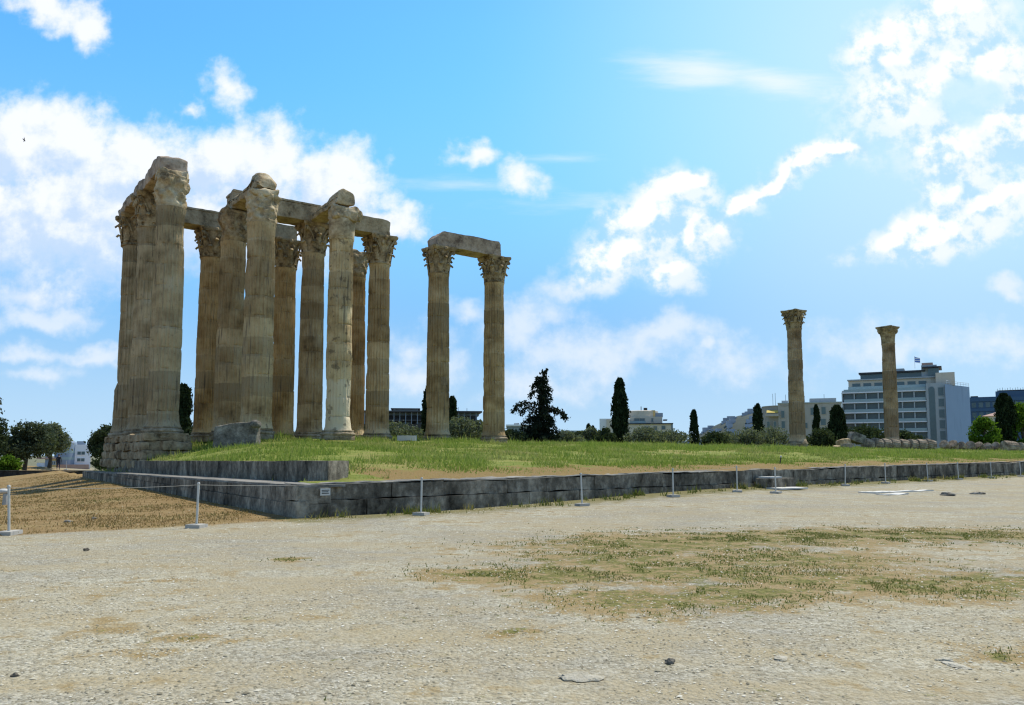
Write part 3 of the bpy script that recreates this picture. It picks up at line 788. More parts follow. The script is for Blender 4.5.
# lintels; local x runs along the lintel
def lintel(p0, p1, e0, e1, H, label, mt, seed, shape=None, width=1.95, noise=.05, dz=0.0, moulding=True, res=.22, rnd=0.0, single=False, chip=.0):
    p0 = np.array(p0); p1 = np.array(p1); d = p1 - p0; L = np.linalg.norm(d); ang = math.atan2(d[1], d[0])
    t = thing('architrave', label, 'lintel', (p0[0], p0[1], ZB + 17.25 + dz), ang, 'lintel stones on the temple columns')
    hw = width / 2
    def fn(V):
        V = V.copy(); u = (V[:, 0] + e0) / (L + e0 + e1)
        if shape is None:
            k = V[:, 2] / H                                              # three stepped bands
            V[:, 1] *= 1 + .035 * (k > .36) + .035 * (k > .68)
            V[:, 2] *= 1 - chip * sst(.09 - u, 0, .09) - .5 * chip * sst(u - .97, 0, .03)
        else:
            top = shape(u); V[:, 2] = V[:, 2] * top * (1 - rnd * np.abs(V[:, 1] / hw) ** 2.5 * (V[:, 2] > .5))
        return V
    b = MB(); b.block((-e0, -hw, .0), (L + e1, -.02, H), res, noise, 1.5, seed, fn)
    if single:
        b = MB(); b.block((-e0, -hw, .0), (L + e1, hw, H), res * .7, noise, 1.1, seed, fn, .12); b.build('beam', mt, t, True); return t
    b.build('front_beam', mt, t)
    b = MB(); b.block((-e0 + .12, .02, .0), (L + e1 - .1, hw, H * .97), res, noise, 1.5, seed + 50, fn)
    b.build('rear_beam', mt, t)
    if moulding and shape is None:
        b = MB(); b.block((-e0 + .02, -hw - .13, H + .012), (L + e1 - .02, hw + .12, H + .17), .25, .06, 2.0, seed + 9); b.build('crown_moulding', mt, t)
    return t
lintel(grid(0, 1, -2), grid(1, 1, -1.5), .6, .8, 1.15, 'lintel bridging the gap between the leftmost cluster and the second cluster', M_ARCH, 21)
lintel(grid(1, 0, -1.5), grid(2, 0, 1.5), .5, .15, 1.25, 'lintel ending above the dark grey column, blackened at its right end', M_ARCH, 22)
lintel(grid(1, 1, -1.5), grid(2, 1, .5), .5, .6, 1.2, 'rear lintel seen low between columns, on the short looking brown column', M_ARCH, 23, None, 1.9, .05, 0, False)
lintel(grid(2, 0, 1.5), grid(3, 0, -.5), .5, .45, 1.3, 'lintel reaching the right end column of the main cluster', M_ARCH, 24, None, 1.95, .08, 0, False, chip=.2)
def chipP(u): return 1 - .35 * sst(.07 - u, 0, .07) ** 1.0
lintel(grid(4, 0, -2.5), grid(5, 0, -2.5), .7, .08, 1.36, 'pinkish lintel lying across the separate pair of columns', M_ARCHP, 25, None, 1.95, .07, 0, False, chip=.42)
def sh_L(u): return np.interp(u, [0, .05, .15, .19, .3, .36, .5, .56, .68, .74, .86, 1], [.80, 1.0, 1.0, .86, .92, .80, .84, .72, .78, .66, .70, .55])
lintel(grid(0, -1, .5), grid(0, 1, -2), .45, 1.0, 1.15, 'jagged broken lintel climbing over the leftmost cluster', M_ARCHP, 26, sh_L, 1.75, .19, rnd=.08, single=True)
def sh_M(u): return np.interp(u, [0, .10, .22, .36, .5, .64, .74, .88, 1], [.75, 1.30, 1.42, 1.1, .70, .62, 1.02, 1.10, .6])
lintel(grid(1, -1, .5), grid(1, 0, -1.5), .75, .7, 1.0, 'rounded broken lintel stone on top of the second cluster', M_CAPPALE, 27, sh_M, 1.35, .30, rnd=.5, single=True)
def sh_N(u): return np.interp(u, [0, .08, .2, .4, .7, 1], [1.0, 1.12, 1.0, .8, .72, .75])
lintel(grid(2, -1, -1.5), grid(2, 0, 1.5), .75, .3, 1.05, 'slanting broken lintel running back from the pale footed front column', M_CAPPALE, 28, sh_N, 1.4, .22, rnd=.35, single=True)

# rubble foundation under the leftmost three
def foundation():
    x, y = grid(0, -1, .5)
    t = thing('rubble_foundation', 'rough rubble footing exposed beneath the leftmost column cluster', 'footing', (x, y, 0), TH + math.pi / 2)
    L = GS * 2
    b = MB(); rr = random.Random(4)
    z = .75
    for k, (hw, h) in enumerate(((1.58, .60), (1.50, .55), (1.42, .58), (1.34, .50))):
        per = []
        def run(x0, x1, y, horiz):
            c = x0
            while c < x1 - .3:
                w = min(rr.uniform(.9, 2.1), x1 - c)
                per.append((c, c + w, y, horiz)); c += w
        e = hw
        e2 = e * .35; run(-e, L + e2, -hw, True); run(-e, L + e2, hw, True); run(-hw, hw, -e, False); run(-hw, hw, L + e2, False)
        for (c0, c1, yy, hz) in per:
            q = rr.uniform(-.16, .2); dd = .42; hh = h * rr.uniform(.97, 1.06)
            if hz: b.block((c0 - .05, yy - (q if yy < 0 else dd), z), (c1 + .05, yy + (dd if yy < 0 else q), z + hh), .2, .15, 1.5, k * 40 + len(per), None, .12)
            else: b.block((yy - (q if yy < 0 else dd), c0 - .05, z), (yy + (dd if yy < 0 else q), c1 + .05, z + hh), .2, .15, 1.5, k * 41 + len(per), None, .12)
        b.box(-e + .4, L + e2 - .4, -hw + .35, hw - .35, z, z + h - .02)
        z += h
    b.build('rubble_masonry', M_RUBBLE, t)
    c = MB(); c.block((-1.3, -1.3, min(z, ZB - .12)), (L + .9, 1.3, ZB - .005), .3, .03, 1.5, 5); c.build('paving_course', M_RUBBLE, t)
foundation()
# slab in front of the second cluster
p = at(237, 447, 49.6)
t = thing('fallen_block', 'large grey marble block lying in grass before the second column cluster', 'stone block', (p.x, p.y, terr(p.x, p.y) - .15), R(6))
def fb(V):
    V = V.copy(); k = (V[:, 0] + 1.3) / 2.6; V[:, 2] *= 1 + .22 * k; return V
b = MB(); b.block((-1.3, -.55, 0), (1.3, .65, 1.42), .16, .10, 1.5, 12, fb, .06); b.build('weathered_body', M_BLOCK, t)
b = MB(); b.blob((1.12, -.35, 1.5), (.36, .4, .28), 12, 9, .4, 5); b.build('broken_corner', M_BLOCK, t)

# ------------------------------------------------------------------ fallen column drums and rubble on the right
def drum_proto():
    t = thing('fallen_drum', 'x', 'column drum')
    b = MB(); n = 48; th = np.arange(n) * 2 * np.pi / n
    fl = .05 * np.sin(np.pi * ((th * 16 / (2 * np.pi)) % 1))
    prof = [(-.55, .80), (-.53, .93), (-.2, .965), (.2, .965), (.53, .93), (.55, .80)]
    V = []
    for zz, r in prof: V.append(np.stack([np.full(n, zz), (r - fl) * np.cos(th), (r - fl) * np.sin(th)], 1))
    V = np.concatenate(V); m = len(prof)
    b.add(V, [(i * n + k, (i + 1) * n + k, (i + 1) * n + (k + 1) % n, i * n + (k + 1) % n) for i in range(m - 1) for k in range(n)] + [tuple(range(n)), tuple((m - 1) * n + k for k in range(n))[::-1]])
    disturb(b, .09, 1.2, 77); b.build('fluted_body', M_DRUM, t)
    c = MB(); c.lathe([(.12, .0), (.12, .03), (.02, .05)], 12); o = c.build('dowel_boss', M_DRUM, t); o.rotation_euler = (0, R(90), 0); o.location = (.54, 0, 0)
    return t
DP = drum_proto(); first = True
def drum(px, py, Y, sx, s, rz, tilt, label, rx=0.0):
    global first
    o = DP if first else copy_tree(DP); first = False
    p = at(px, py, Y); z = terr(p.x, p.y)
    o.location = (p.x, p.y, z + .82 * s); o.scale = (sx, s, s); o.rotation_euler = (rx, tilt, rz)
    tag(o, label, 'column drum', 'drums of the fallen column')
ORD = ['first', 'second', 'third', 'fourth', 'fifth', 'sixth', 'seventh', 'eighth', 'ninth']
for k in range(8):
    px = 868 + k * 8.8
    drum(px, 446, 108 + k * .25, 1.12 + .1 * math.sin(k * 2.1), .80 + .03 * math.sin(k * 1.3), R(12 + 9 * math.sin(k * 1.7)), R(9 + 4 * math.sin(k * 3)), '%s drum from the left in the toppled run before the plain capital column' % ORD[k], k * .8)
for k in range(7):
    px = 945 + k * 8.6
    drum(px, 446.5, 112 + k * .2, .9, .66 + .05 * math.sin(k * 2.3), R(35 + 12 * math.sin(k * 2.9)), R(34 + 8 * math.sin(k * 1.9)), '%s round drum from the left in the low tilted row below the blue building' % ORD[k], k * 1.1)
drum(1009.5, 446, 111, 1.75, .86, R(8), R(4), 'biggest upright pale drum at the right end of the toppled column')
drum(1022, 446, 114, 1.1, .75, R(20), R(20), 'rounded drum cut by the right picture edge')
def stone(px, py, Y, rad, label, name='rubble_stone', mt=None, seed=0, rz=0.0, group='loose stones', sink=.3):
    p = at(px, py, Y); z = terr(p.x, p.y)
    b = MB(); r = np.array(rad); n = .28
    b.block(-r, r, float(min(r)) * .45, float(min(r)) * .28, .9 / float(min(r)) * .6, seed, None, float(min(r)) * .35)
    o = b.build(name, mt or M_BLOCK); o.location = (p.x, p.y, z + r[2] * (1 - sink)); o.rotation_euler = (random.uniform(-.15, .15), random.uniform(-.2, .2), rz)
    return tag(o, label, 'stone', group)
o = stone(856.5, 446, 106.5, (.95, .8, .66), 'tilted grey block propped at the left end of the fallen column', 'fallen_block', M_BLOCK, 3, .2, 'rubble by the fallen column'); o.rotation_euler = (0, R(22), .2); o.location.z += .95
stone(844, 446, 106, (.85, .7, .75), 'pale broken lump beside the tilted grey block', 'rubble_stone', M_CAPPALE, 4, .6, 'rubble by the fallen column')
stone(848, 447, 104.5, (.5, .45, .35), 'small stone in front of the tilted grey block', 'rubble_stone', M_DRUM, 5, .3, 'rubble by the fallen column')
stone(836.5, 447, 105, (.42, .4, .2), 'flat white stone at the far left of the fallen column rubble', 'rubble_stone', M_CAPPALE, 6, .9, 'rubble by the fallen column')

# ------------------------------------------------------------------ trees
def clumps(centers, radii, n, size, rng, flat=1.0, shell=.55):
    """many little leaf faces spread through ellipsoid clumps"""
    centers = np.asarray(centers, float); radii = np.asarray(radii, float)
    w = (radii[:, 0] * radii[:, 1] * radii[:, 2]) ** (2 / 3.); w /= w.sum()
    k = rng.choice(len(centers), n, p=w)
    d = rng.normal(size=(n, 3)); d /= np.linalg.norm(d, axis=1)[:, None]
    r = shell + (1 - shell) * rng.random(n) ** .6
    r = np.where(rng.random(n) < .25, rng.random(n), r); r = np.where(rng.random(n) < .10, 1 + .38 * rng.random(n), r)
    c = centers[k] + d * radii[k] * r[:, None]
    return leaf_quads(c, size, rng, flat)
def leaf_quads(c, size, rng, flat=1.0):
    n = len(c)
    a = rng.normal(size=(n, 3)); a /= np.linalg.norm(a, axis=1)[:, None]
    t = rng.normal(size=(n, 3)); t[:, 2] *= flat; b = np.cross(a, t); b /= np.linalg.norm(b, axis=1)[:, None] + 1e-9
    s = size * (.6 + .8 * rng.random(n))[:, None]; a = a * s; b = b * s * .55
    return np.stack([c - a, c + b * .9, c + a, c - b * .9], 1)
def tree_parts(t, quads, leafmat, trunk, r0, limbs=()):
    MB().quads(quads).build('crown', leafmat, t)
    b = MB(); tr = np.array(trunk, float); b.tube(tr, np.linspace(r0, r0 * .35, len(tr)), 8)
    for L_ in limbs: L_ = np.array(L_, float); b.tube(L_, np.linspace(r0 * .45, r0 * .12, len(L_)), 6)
    b.build('trunk', M_BARK, t)
def bushy(px, ybase, ytop, wpx, Y, label, leafmat, seed, n=3500, name='olive_tree', cat='tree', group='trees behind the temple', size=.17, zb=None, trunk_frac=.25):
    rng = np.random.default_rng(seed)
    p = at(px, ybase, Y); top = at(px, ytop, Y).z; z = terr(p.x, p.y) if zb is None else zb
    h = max(top - z, 1.0); w = wpx * Y / F / 2
    t = thing(name, label, cat, (p.x, p.y, z), 0, group)
    cs = []; rs = []; m = 13
    cz0 = h * trunk_frac
    for i in range(m):
        a = rng.random() * 6.283; q = rng.random() ** .5
        zz = rng.random()
        r = w * (.30 + .16 * rng.random()) 
        env = math.sqrt(max(.05, 1 - (zz * 1.5 - .55) ** 2))
        cs.append((math.cos(a) * q * (w - r) * env * 1.05, math.sin(a) * q * (w - r) * env, cz0 + r * .5 + zz * (h - cz0 - r * 1.15))); rs.append((r, r, r * (.62 + .25 * rng.random())))
    cs.append((0, 0, h - .32 * w)); rs.append((w * .42, w * .42, .32 * w))
    cs.append((-.62 * w, 0, cz0 + (h - cz0) * .4)); rs.append((w * .38, w * .38, (h - cz0) * .28)); cs.append((.62 * w, 0, cz0 + (h - cz0) * .42)); rs.append((w * .38, w * .38, (h - cz0) * .28))
    limbs = [[(0, 0, h * .18), np.array(c) * .55 + np.array((0, 0, h * .1)), c] for c in cs[:6]]
    tree_parts(t, clumps(cs, rs, n, size, rng), leafmat, [(0, 0, -.2), (.05 * w, 0, h * .2), (-.04 * w, .03, h * .55)], max(.10, .05 * h), limbs)
    return t
def cypress(px, ybase, ytop, wpx, Y, label, seed, n=5000, size=.16, lean=0.0, zb=None, knob=.75, group='dark cypresses behind the grass mound'):
    rng = np.random.default_rng(seed)
    p = at(px, ybase, Y); top = at(px, ytop, Y).z; z = terr(p.x, p.y) if zb is None else zb
    h = top - z; w = wpx * Y / F / 2
    t = thing('cypress_tree', label, 'tree', (p.x, p.y, z), 0, group)
    k = rng.random(n) ** .85
    lump = lambda a, kk: 1 + knob * 2 * (fbm(np.stack([np.cos(a) * 1.3, np.sin(a) * 1.3, kk * h * .55], 1) + seed, seed, 3) - .5)
    prof = np.interp(k, [0, .06, .25, .55, .8, .92, 1], [.72, .95, 1, .88, .70, .55, .22])
    a = rng.random(n) * 6.283; r = w * prof * lump(a, k) * (.55 + .5 * rng.random(n) ** .5) * np.where(rng.random(n) < .08, 1.22, 1)
    c = np.stack([np.cos(a) * r + lean * h * k ** 2, np.sin(a) * r, k * h], 1)
    q = leaf_quads(c, size, rng); 
    up = q - c[:, None]; up[..., 2] = np.abs(up[..., 2]) * np.sign(up[..., 2]) * 1.7; q = c[:, None] + up
    tree_parts(t, q, M_LEAFCY, [(0, 0, -.2), (0, 0, h * .5), (lean * h * .8, 0, h * .93)], max(.10, .02 * h))
    return t
cypress(620.5, 441, 379, 15.5, 118, 'tall thick dark cypress standing left of the stepped roof building', 41, 6500, .2)
cypress(694.5, 441, 410, 9, 128, 'slim small cypress alone between the building and the lone column', 42, 2200, .15)
cypress(758, 441, 404, 9, 135, 'thin cypress in front of the yellow awning building, left of the lone column', 43, 2600, .17, .02)
cypress(817, 441, 405, 6.5, 135, 'thin cypress just right of the lone column, across the cream facade', 44, 2600, .17)
cypress(838, 446, 406, 15, 124, 'broad black cypress against the left edge of the hotel', 45, 6000, .2)
cypress(1006, 445, 394, 17, 150, 'dark cypress at the right edge before the blue building', 46, 6000, .24)
cypress(428.5, 441, 385, 11, 105, 'cypress peeping left of the left column of the pair', 47, 4200, .17)
cypress(452, 441, 397, 12, 112, 'smaller cypress peeping right of the left column of the pair', 48, 3600, .17)
cypress(180.5, 447, 385, 20, 100, 'cypress half hidden behind the right edge of the leftmost cluster', 49, 5000, .2)
cypress(336, 441, 392, 9, 110, 'cypress sliver dark between the dark column and the pale footed column', 53, 2600, .17)
for k, (px, tp, w) in enumerate(((588.5, 424, 5), (593, 426, 6))):
    cypress(px, 441, tp, w, 130, ['small pointed cypress at the left of a twin pair left of the thick cypress', 'small pointed cypress at the right of a twin pair left of the thick cypress'][k], 50 + k, 1400, .13)

def drooping_conifer():
    Y = 92.0; rng = np.random.default_rng(77)
    p = at(540, 442, Y); z = terr(p.x, p.y); top = at(546, 369, Y).z; h = top - z; s = Y / F
    t = thing('conifer_tree', 'ragged black conifer with drooping boughs and leaning tip beside the column pair', 'tree', (p.x, p.y, z), 0, 'trees behind the temple')
    def tz(py): return at(540, py, Y).z - z
    trunk = [(0, 0, -.2), (0, 0, h * .3), (.05, 0, h * .6), (.1, 0, h * .8), (.55, 0, h * .94), (.9, 0, h)]
    tr = np.array(trunk); b = MB(); b.tube(tr, [.28, .22, .16, .11, .07, .04], 8)
    Q = []
    def bough(pts, r):
        P = np.array(pts, float); b.tube(P, np.linspace(.09, .02, len(P)), 5)
        m = int(95 * r)
        for _ in range(m):
            u = rng.random() ** .8; i = min(int(u * (len(P) - 1)), len(P) - 2); f = u * (len(P) - 1) - i
            c = P[i] * (1 - f) + P[i + 1] * f
            Q.append(c + rng.normal(size=3) * np.array((.20, .20, .16)) * (1.05 - .45 * u) * min(r, 1.8) ** .5 + np.array((0, 0, -.18 * rng.random())))
    def sx(px): return (px - 540) * s
    for (px, py, pz0) in ((513, 411, 404), (566, 419, 411), (521, 413, 408), (558, 412, 410), (530, 398, 392), (551, 399, 393), (533, 388, 384), (550, 391, 387), (537, 381, 379), (548, 380, 378), (522, 428, 420), (558, 434, 424), (529, 420, 412), (552, 424, 416), (524, 436, 428), (550, 438, 430), (546, 372, 374)):
        x1, z1, z0 = sx(px), tz(py), tz(pz0)
        ym = rng.normal() * .5
        bough([(np.interp(z0, tr[:, 2], tr[:, 0]), 0, z0 - .2), (x1 * .5, ym * .6, z0 + .25), (x1 * .85, ym, (z0 + z1) / 2 + .25), (x1, ym, z1)], max(.9, abs(x1)))
    for k in range(46):                                                   # boughs towards and away from the viewer
        u = rng.random() ** 1.15; zz = h * (.05 + .86 * u); L_ = (2.7 * (1 - u) ** .85 + .28) * rng.uniform(.6, 1.05); a = rng.random() * 6.283
        x0 = np.interp(zz, tr[:, 2], tr[:, 0]); d = np.array((math.cos(a) * .85, math.sin(a), 0))
        bough([(x0, 0, zz), np.array((x0, 0, zz + .2)) + d * L_ * .5, np.array((x0, 0, zz - .25)) + d * L_], max(.8, L_))
    for u in np.linspace(.55, 1, 260):
        zz = h * u; x0 = np.interp(zz, tr[:, 2], tr[:, 0]); Q.append(np.array((x0, 0, zz)) + rng.normal(size=3) * np.array((.26, .26, .2)) * (1.25 - u))
    q = leaf_quads(np.array(Q), .17, rng)
    MB().quads(q).build('crown', M_LEAFPINE, t); b.build('trunk', M_BARK, t)
drooping_conifer()

# olives and bushes along the back of the mound
BU = [(398, 441, 421, 40, 96, 'olive bush between the right end column and the cypress'), (372, 441, 424, 26, 99, 'olive bush peeping behind the right end column of the main cluster'), (462, 441, 416, 34, 96, 'rounded grey olive tree framed by the column pair'),
      (478, 441, 420, 24, 98, 'olive bush just left of the right column of the pair'), (512, 441, 429, 26, 90, 'low green bush at the foot of the ragged conifer, right of the pair'), (568, 441, 430, 26, 100, 'low bush right of the ragged conifer'),
      (592, 442, 427, 20, 108, 'small bush below the twin cypresses'), (605, 442, 428, 18, 106, 'small bush left of the thick cypress foot'), (645, 442, 426, 34, 105, 'olive bush right of the thick cypress'), (672, 442, 430, 30, 107, 'olive bush below the right end of the stepped roof building'),
      (714, 443, 432, 24, 108, 'small round bush right of the slim cypress'), (745, 444, 428, 40, 110, 'wide dark olive bush left of the lone column'), (773, 444, 428, 34, 112, 'rounded bush touching the left side of the lone column'), (820, 445, 428, 28, 112, 'olive bush right of the lone column foot'),
      (655, 442, 430, 26, 120, 'distant bush behind the olive bushes near the stepped roof building'), (728, 443, 431, 26, 122, 'distant bush behind the wide dark olive bush'), (580, 441, 431, 22, 116, 'distant bush left of the twin cypresses')]
for k, (px, yb, yt, w, Y, lab) in enumerate(BU):
    bushy(px, yb, yt, w * 1.35, Y, lab, [M_LEAFOL, M_LEAFDK, M_LEAFOL][k % 3], 100 + k, 2600, 'olive_bush', 'bush', 'bushes along the back of the mound', .17, None, .02)
bushy(864, 446, 424, 46, 150, 'leafy green tree hiding the hotel ground floor', M_LEAFDK, 131, 4000, 'broadleaf_tree', 'tree', 'trees before the hotel', .25, None, .1)
bushy(905, 446, 430, 36, 152, 'green bush at the hotel foot right of the plain capital column', M_LEAFDK, 132, 3000, 'broadleaf_tree', 'tree', 'trees before the hotel', .25, None, .1)
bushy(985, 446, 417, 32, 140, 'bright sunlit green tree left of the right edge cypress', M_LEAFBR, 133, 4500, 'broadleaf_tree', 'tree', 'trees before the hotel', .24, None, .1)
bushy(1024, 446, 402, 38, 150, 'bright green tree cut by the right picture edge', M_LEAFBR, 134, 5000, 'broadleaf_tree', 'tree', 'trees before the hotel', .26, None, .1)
# left edge
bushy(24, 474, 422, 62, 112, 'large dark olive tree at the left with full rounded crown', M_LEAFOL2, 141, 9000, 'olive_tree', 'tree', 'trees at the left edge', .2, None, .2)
bushy(49, 474, 423, 40, 120, 'olive tree right of the large dark one, before the pale tower', M_LEAFOL, 142, 6000, 'olive_tree', 'tree', 'trees at the left edge', .2, None, .3)
bushy(-12, 474, 396, 34, 106, 'tall dark tree cut by the left picture edge', M_LEAFDK, 143, 6000, 'olive_tree', 'tree', 'trees at the left edge', .2, None, .1)
bushy(106, 470, 425, 38, 110, 'dark tree against the left flank of the leftmost cluster', M_LEAFDK, 144, 7000, 'olive_tree', 'tree', 'trees at the left edge', .2, None, .25)
bushy(8, 474, 455, 26, 104, 'light green bush under the large dark olive tree', M_LEAFBR, 145, 2500, 'garden_bush', 'bush', 'bushes at the left edge', .17, None, .02)
bushy(104, 472, 455, 26, 98, 'low green bush at the far end of the stepped plinth', M_LEAFDK, 146, 2500, 'garden_bush', 'bush', 'bushes at the left edge', .17, None, .02)
bushy(192, 449, 428, 24, 92, 'bush filling the gap between leftmost and second cluster', M_LEAFDK, 147, 3000, 'garden_bush', 'bush', 'bushes behind the temple', .17, None, .02)

# ------------------------------------------------------------------ buildings beyond the site
M_PALE = simple('pale_plaster', (.36, .385, .385), .85, .08, .4, .2, (.24, .25, .25))
M_BLUEW = simple('blue_white_wall', (.27, .345, .42), .7, .08, .3, .2, (.22, .28, .34))
M_BEIGE = simple('beige_plaster', (.55, .48, .38), .85, .07, .4, .2, (.40, .34, .26))
M_CREAM = simple('cream_plaster', (.38, .345, .305), .85, .1, .4, .2, (.25, .22, .185))
M_GLASS = simple('window_glass', (.075, .115, .12), .15, .35, .5, .5)
M_TEAL = simple('balcony_glass', (.25, .33, .335), .2, .15, .6, .5)
M_DARKB = simple('dark_blue_cladding', (.035, .085, .15), .4, .15, .4, .4)
M_DARK = simple('dark_frame', (.04, .042, .045), .6, .2, 1)
M_GREYB = simple('grey_blue_wall', (.20, .25, .31), .7, .08, .4)
M_GREYC = simple('grey_cream_plaster', (.30, .275, .24), .85, .1, .4, .2, (.2, .18, .15))
M_WHITEW = simple('white_plaster', (.66, .67, .68), .8, .06, .4)
M_ROOF = simple('clay_tiles', (.36, .24, .19), .9, .2, 1.5)
M_YEL = simple('yellow_awning', (.55, .42, .10), .8, .1, 1)
M_OCHRE = simple('ochre_plaster', (.52, .38, .16), .85, .1, .5)
class Bld:
    def __init__(s, name, label, cat, px, Y, group=None, zb=None, rz=None):
        p = at(px, 445, Y); s.z = -1.3 if zb is None else zb
        s.px, s.Y, s.k = px, Y, Y / F
        s.c = -math.atan2(p.x, p.y) if rz is None else rz
        s.p = p
        s.t = thing(name, label, cat, (p.x, Y, s.z), s.c, group)
    def X(s, px):
        r = ray(px, 440); k = r[0] / r[1]
        return (k * s.p.y - s.p.x) / (math.cos(s.c) - k * math.sin(s.c))
    def Z(s, py): return at(s.px, py, s.Y).z - s.z
    def part(s, name, m, px0, px1, y1, y0, d0=0.0, d1=8.0, parent=None):
        z0 = 0.0 if y0 is None else s.Z(y0)
        b = MB(); b.box(s.X(px0), s.X(px1), d0, d1, z0, s.Z(y1)); return b.build(name, m, parent or s.t)
    def win(s, px0, px1, y1, y0, d=0.0, mg=None, sill=False):
        w = s.part('window', mg or M_GLASS, px0, px1, y1, y0, d - .06, d + .05)
        fr = MB(); x0, x1, z0, z1 = s.X(px0), s.X(px1), s.Z(y0), s.Z(y1); f = .09
        fr.box(x0 - f, x0, d - .1, d, z0, z1); fr.box(x1, x1 + f, d - .1, d, z0, z1); fr.box(x0 - f, x1 + f, d - .1, d, z1, z1 + f); fr.box(x0 - f - .05, x1 + f + .05, d - .16, d, z0 - f, z0)
        if x1 - x0 > 1.4: fr.box((x0 + x1) / 2 - .04, (x0 + x1) / 2 + .04, d - .1, d - .062, z0, z1)
        fr.build('frame', s.fm if hasattr(s, 'fm') else M_PALE, w)
        return w

h = Bld('hotel_building', 'large pale hotel with rows of glass balconies and a plain bluish right flank', 'building', 905, 220, None, None, R(-29))
h.part('wall', M_PALE, 843, 929, 388.2, None, 1.6, 18)
def in_hotel(px, Y):
    q = at(px, 440, Y) - Vector((h.p.x, h.p.y, 0)); c_, s_ = math.cos(-h.c), math.sin(-h.c); return (q.x * c_ - q.y * s_, q.x * s_ + q.y * c_)
b = MB(); b.prism([in_hotel(947.5, 213), in_hotel(972, 222), in_hotel(972, 240), in_hotel(950, 238)], 0, h.Z(386.3)); b.build('side_wall', M_BLUEW, h.t)
h.part('stair_wall', M_PALE, 928.5, 947.3, 384.5, None, -.6, 17)
for y1, y0 in ((389, 397), (400, 407.5), (410.5, 418.5), (421, 429), (431.5, 440)): h.win(940.5, 946, y1, y0, -.6)
b = MB(); x0, x1 = h.X(931), h.X(937); z0, z1 = h.Z(441), h.Z(391)
pts = [(x0, z0), (x1, z0), (x1, z1)] + [((x0 + x1) / 2 + (x1 - x0) / 2 * math.cos(t), z1 + .9 * math.sin(t)) for t in np.linspace(.3, math.pi - .3, 6)] + [(x0, z1)]
n = len(pts); b.add([(x, -.72, z) for x, z in pts] + [(x, -.5, z) for x, z in pts], [tuple(range(n)), tuple(range(n, 2 * n))[::-1]] + [(i, n + i, n + (i + 1) % n, (i + 1) % n) for i in range(n)]); b.build('stair_window', M_GLASS, h.t)
for fl, ys in enumerate((391, 401.2, 411.6, 421.8, 431.6)):
    sl = h.part('balcony', M_WHITEW, 843, 928.3, ys - .5, ys + .6, -.1, 1.6)
    rl = h.part('rail', M_TEAL, 845.5, 927.8, ys - 3.4, ys - .6, 0, .05, sl)
    for k in range(7):
        xa = 844.6 + k * 12.0
        if fl < 4 or k: h.part('window', M_GLASS, xa, xa + 11.0, ys + .9, ys + 9.0, 1.5, 1.65)
    for k in range(8): h.part('fin', M_PALE, 843.2 + k * 12.05, 844.4 + k * 12.05, ys + .9, ys + 9.2, .2, 1.6, sl)
h.part('upper_wall', M_BEIGE, 849, 944, 377.5, 388, 4, 18)
for k in range(7): h.part('window', M_GLASS, 853 + k * 11.3, 861 + k * 11.3, 380.5, 387, 3.9, 4.05)
h.part('rail', M_TEAL, 849.5, 928, 384.5, 388, 1.7, 1.75)
h.part('terrace_slab', M_PALE, 848, 945, 376.4, 377.6, 3.4, 18)
h.part('penthouse_glazing', M_GLASS, 861, 926, 371, 376.3, 5.5, 16)
h.part('roof_slab', M_DARK, 859.5, 928, 369.2, 370.9, 4.6, 17)
h.part('roof_room', M_PALE, 924, 940, 364.5, 376.3, 5, 14)
h.part('roof_canopy', M_DARK, 925, 945, 366.6, 367.8, 3.2, 13)
h.part('roof_room', M_GLASS, 931, 942, 368.2, 376.3, 4, 12)
h.part('roof_plant', M_ROOF, 924.5, 936, 361.8, 364.3, 6, 12); h.part('roof_plant', M_PALE, 897, 906, 366.0, 369.0, 7, 12)
h.part('beige_tower', M_BEIGE, 938.5, 958, 373.6, 386.3, 2, 15)
rl = MB()
rp = [in_hotel(949, 214.2), in_hotel(971.3, 222.3)]
for k in range(9): u = k / 8; xx, yy = rp[0][0] * (1 - u) + rp[1][0] * u, rp[0][1] * (1 - u) + rp[1][1] * u; rl.box(xx, xx + .07, yy, yy + .07, h.Z(386.4), h.Z(382.6))
for yy in (382.6, 384.4): rl.tube([(rp[0][0], rp[0][1], h.Z(yy)), (rp[1][0], rp[1][1], h.Z(yy))], .05, 6)
rl.build('roof_rail', M_WHITEW, h.t)
# flag on the hotel roof
p = at(915, 368.5, 228); t = thing('roof_flag', 'small blue and white flag blowing on the hotel roof', 'flag', p)
b = MB(); b.tube([(0, 0, 0), (0, 0, 3.6)], .05, 6); b.build('flag_pole', M_WHITEW, t)
def flagmat(g, b_):
    q = obj_co(g); s_ = g.m('FRACT', g.m('MULTIPLY', g.sep(q)[2], 1.6)); g.put(b_.inputs['Base Color'], g.mix(g.m('GREATER_THAN', s_, .5), (.10, .22, .55), (.75, .78, .8)))
b = MB(); V = [(u * 1.5, .18 * math.sin(u * 5), 3.5 - 1.6 * v - .5 * u * (1 - v * .2)) for u in np.linspace(0, 1, 9) for v in np.linspace(0, 1, 3)]
V2 = [(x, y + .03, z) for x, y, z in V]
b.add(V + V2, [(i * 3 + j, (i + 1) * 3 + j, (i + 1) * 3 + j + 1, i * 3 + j + 1) for i in range(8) for j in range(2)] + [(27 + i * 3 + j, 27 + i * 3 + j + 1, 27 + (i + 1) * 3 + j + 1, 27 + (i + 1) * 3 + j) for i in range(8) for j in range(2)]); b.build('flag_cloth', mat('flag_cloth', flagmat), t)

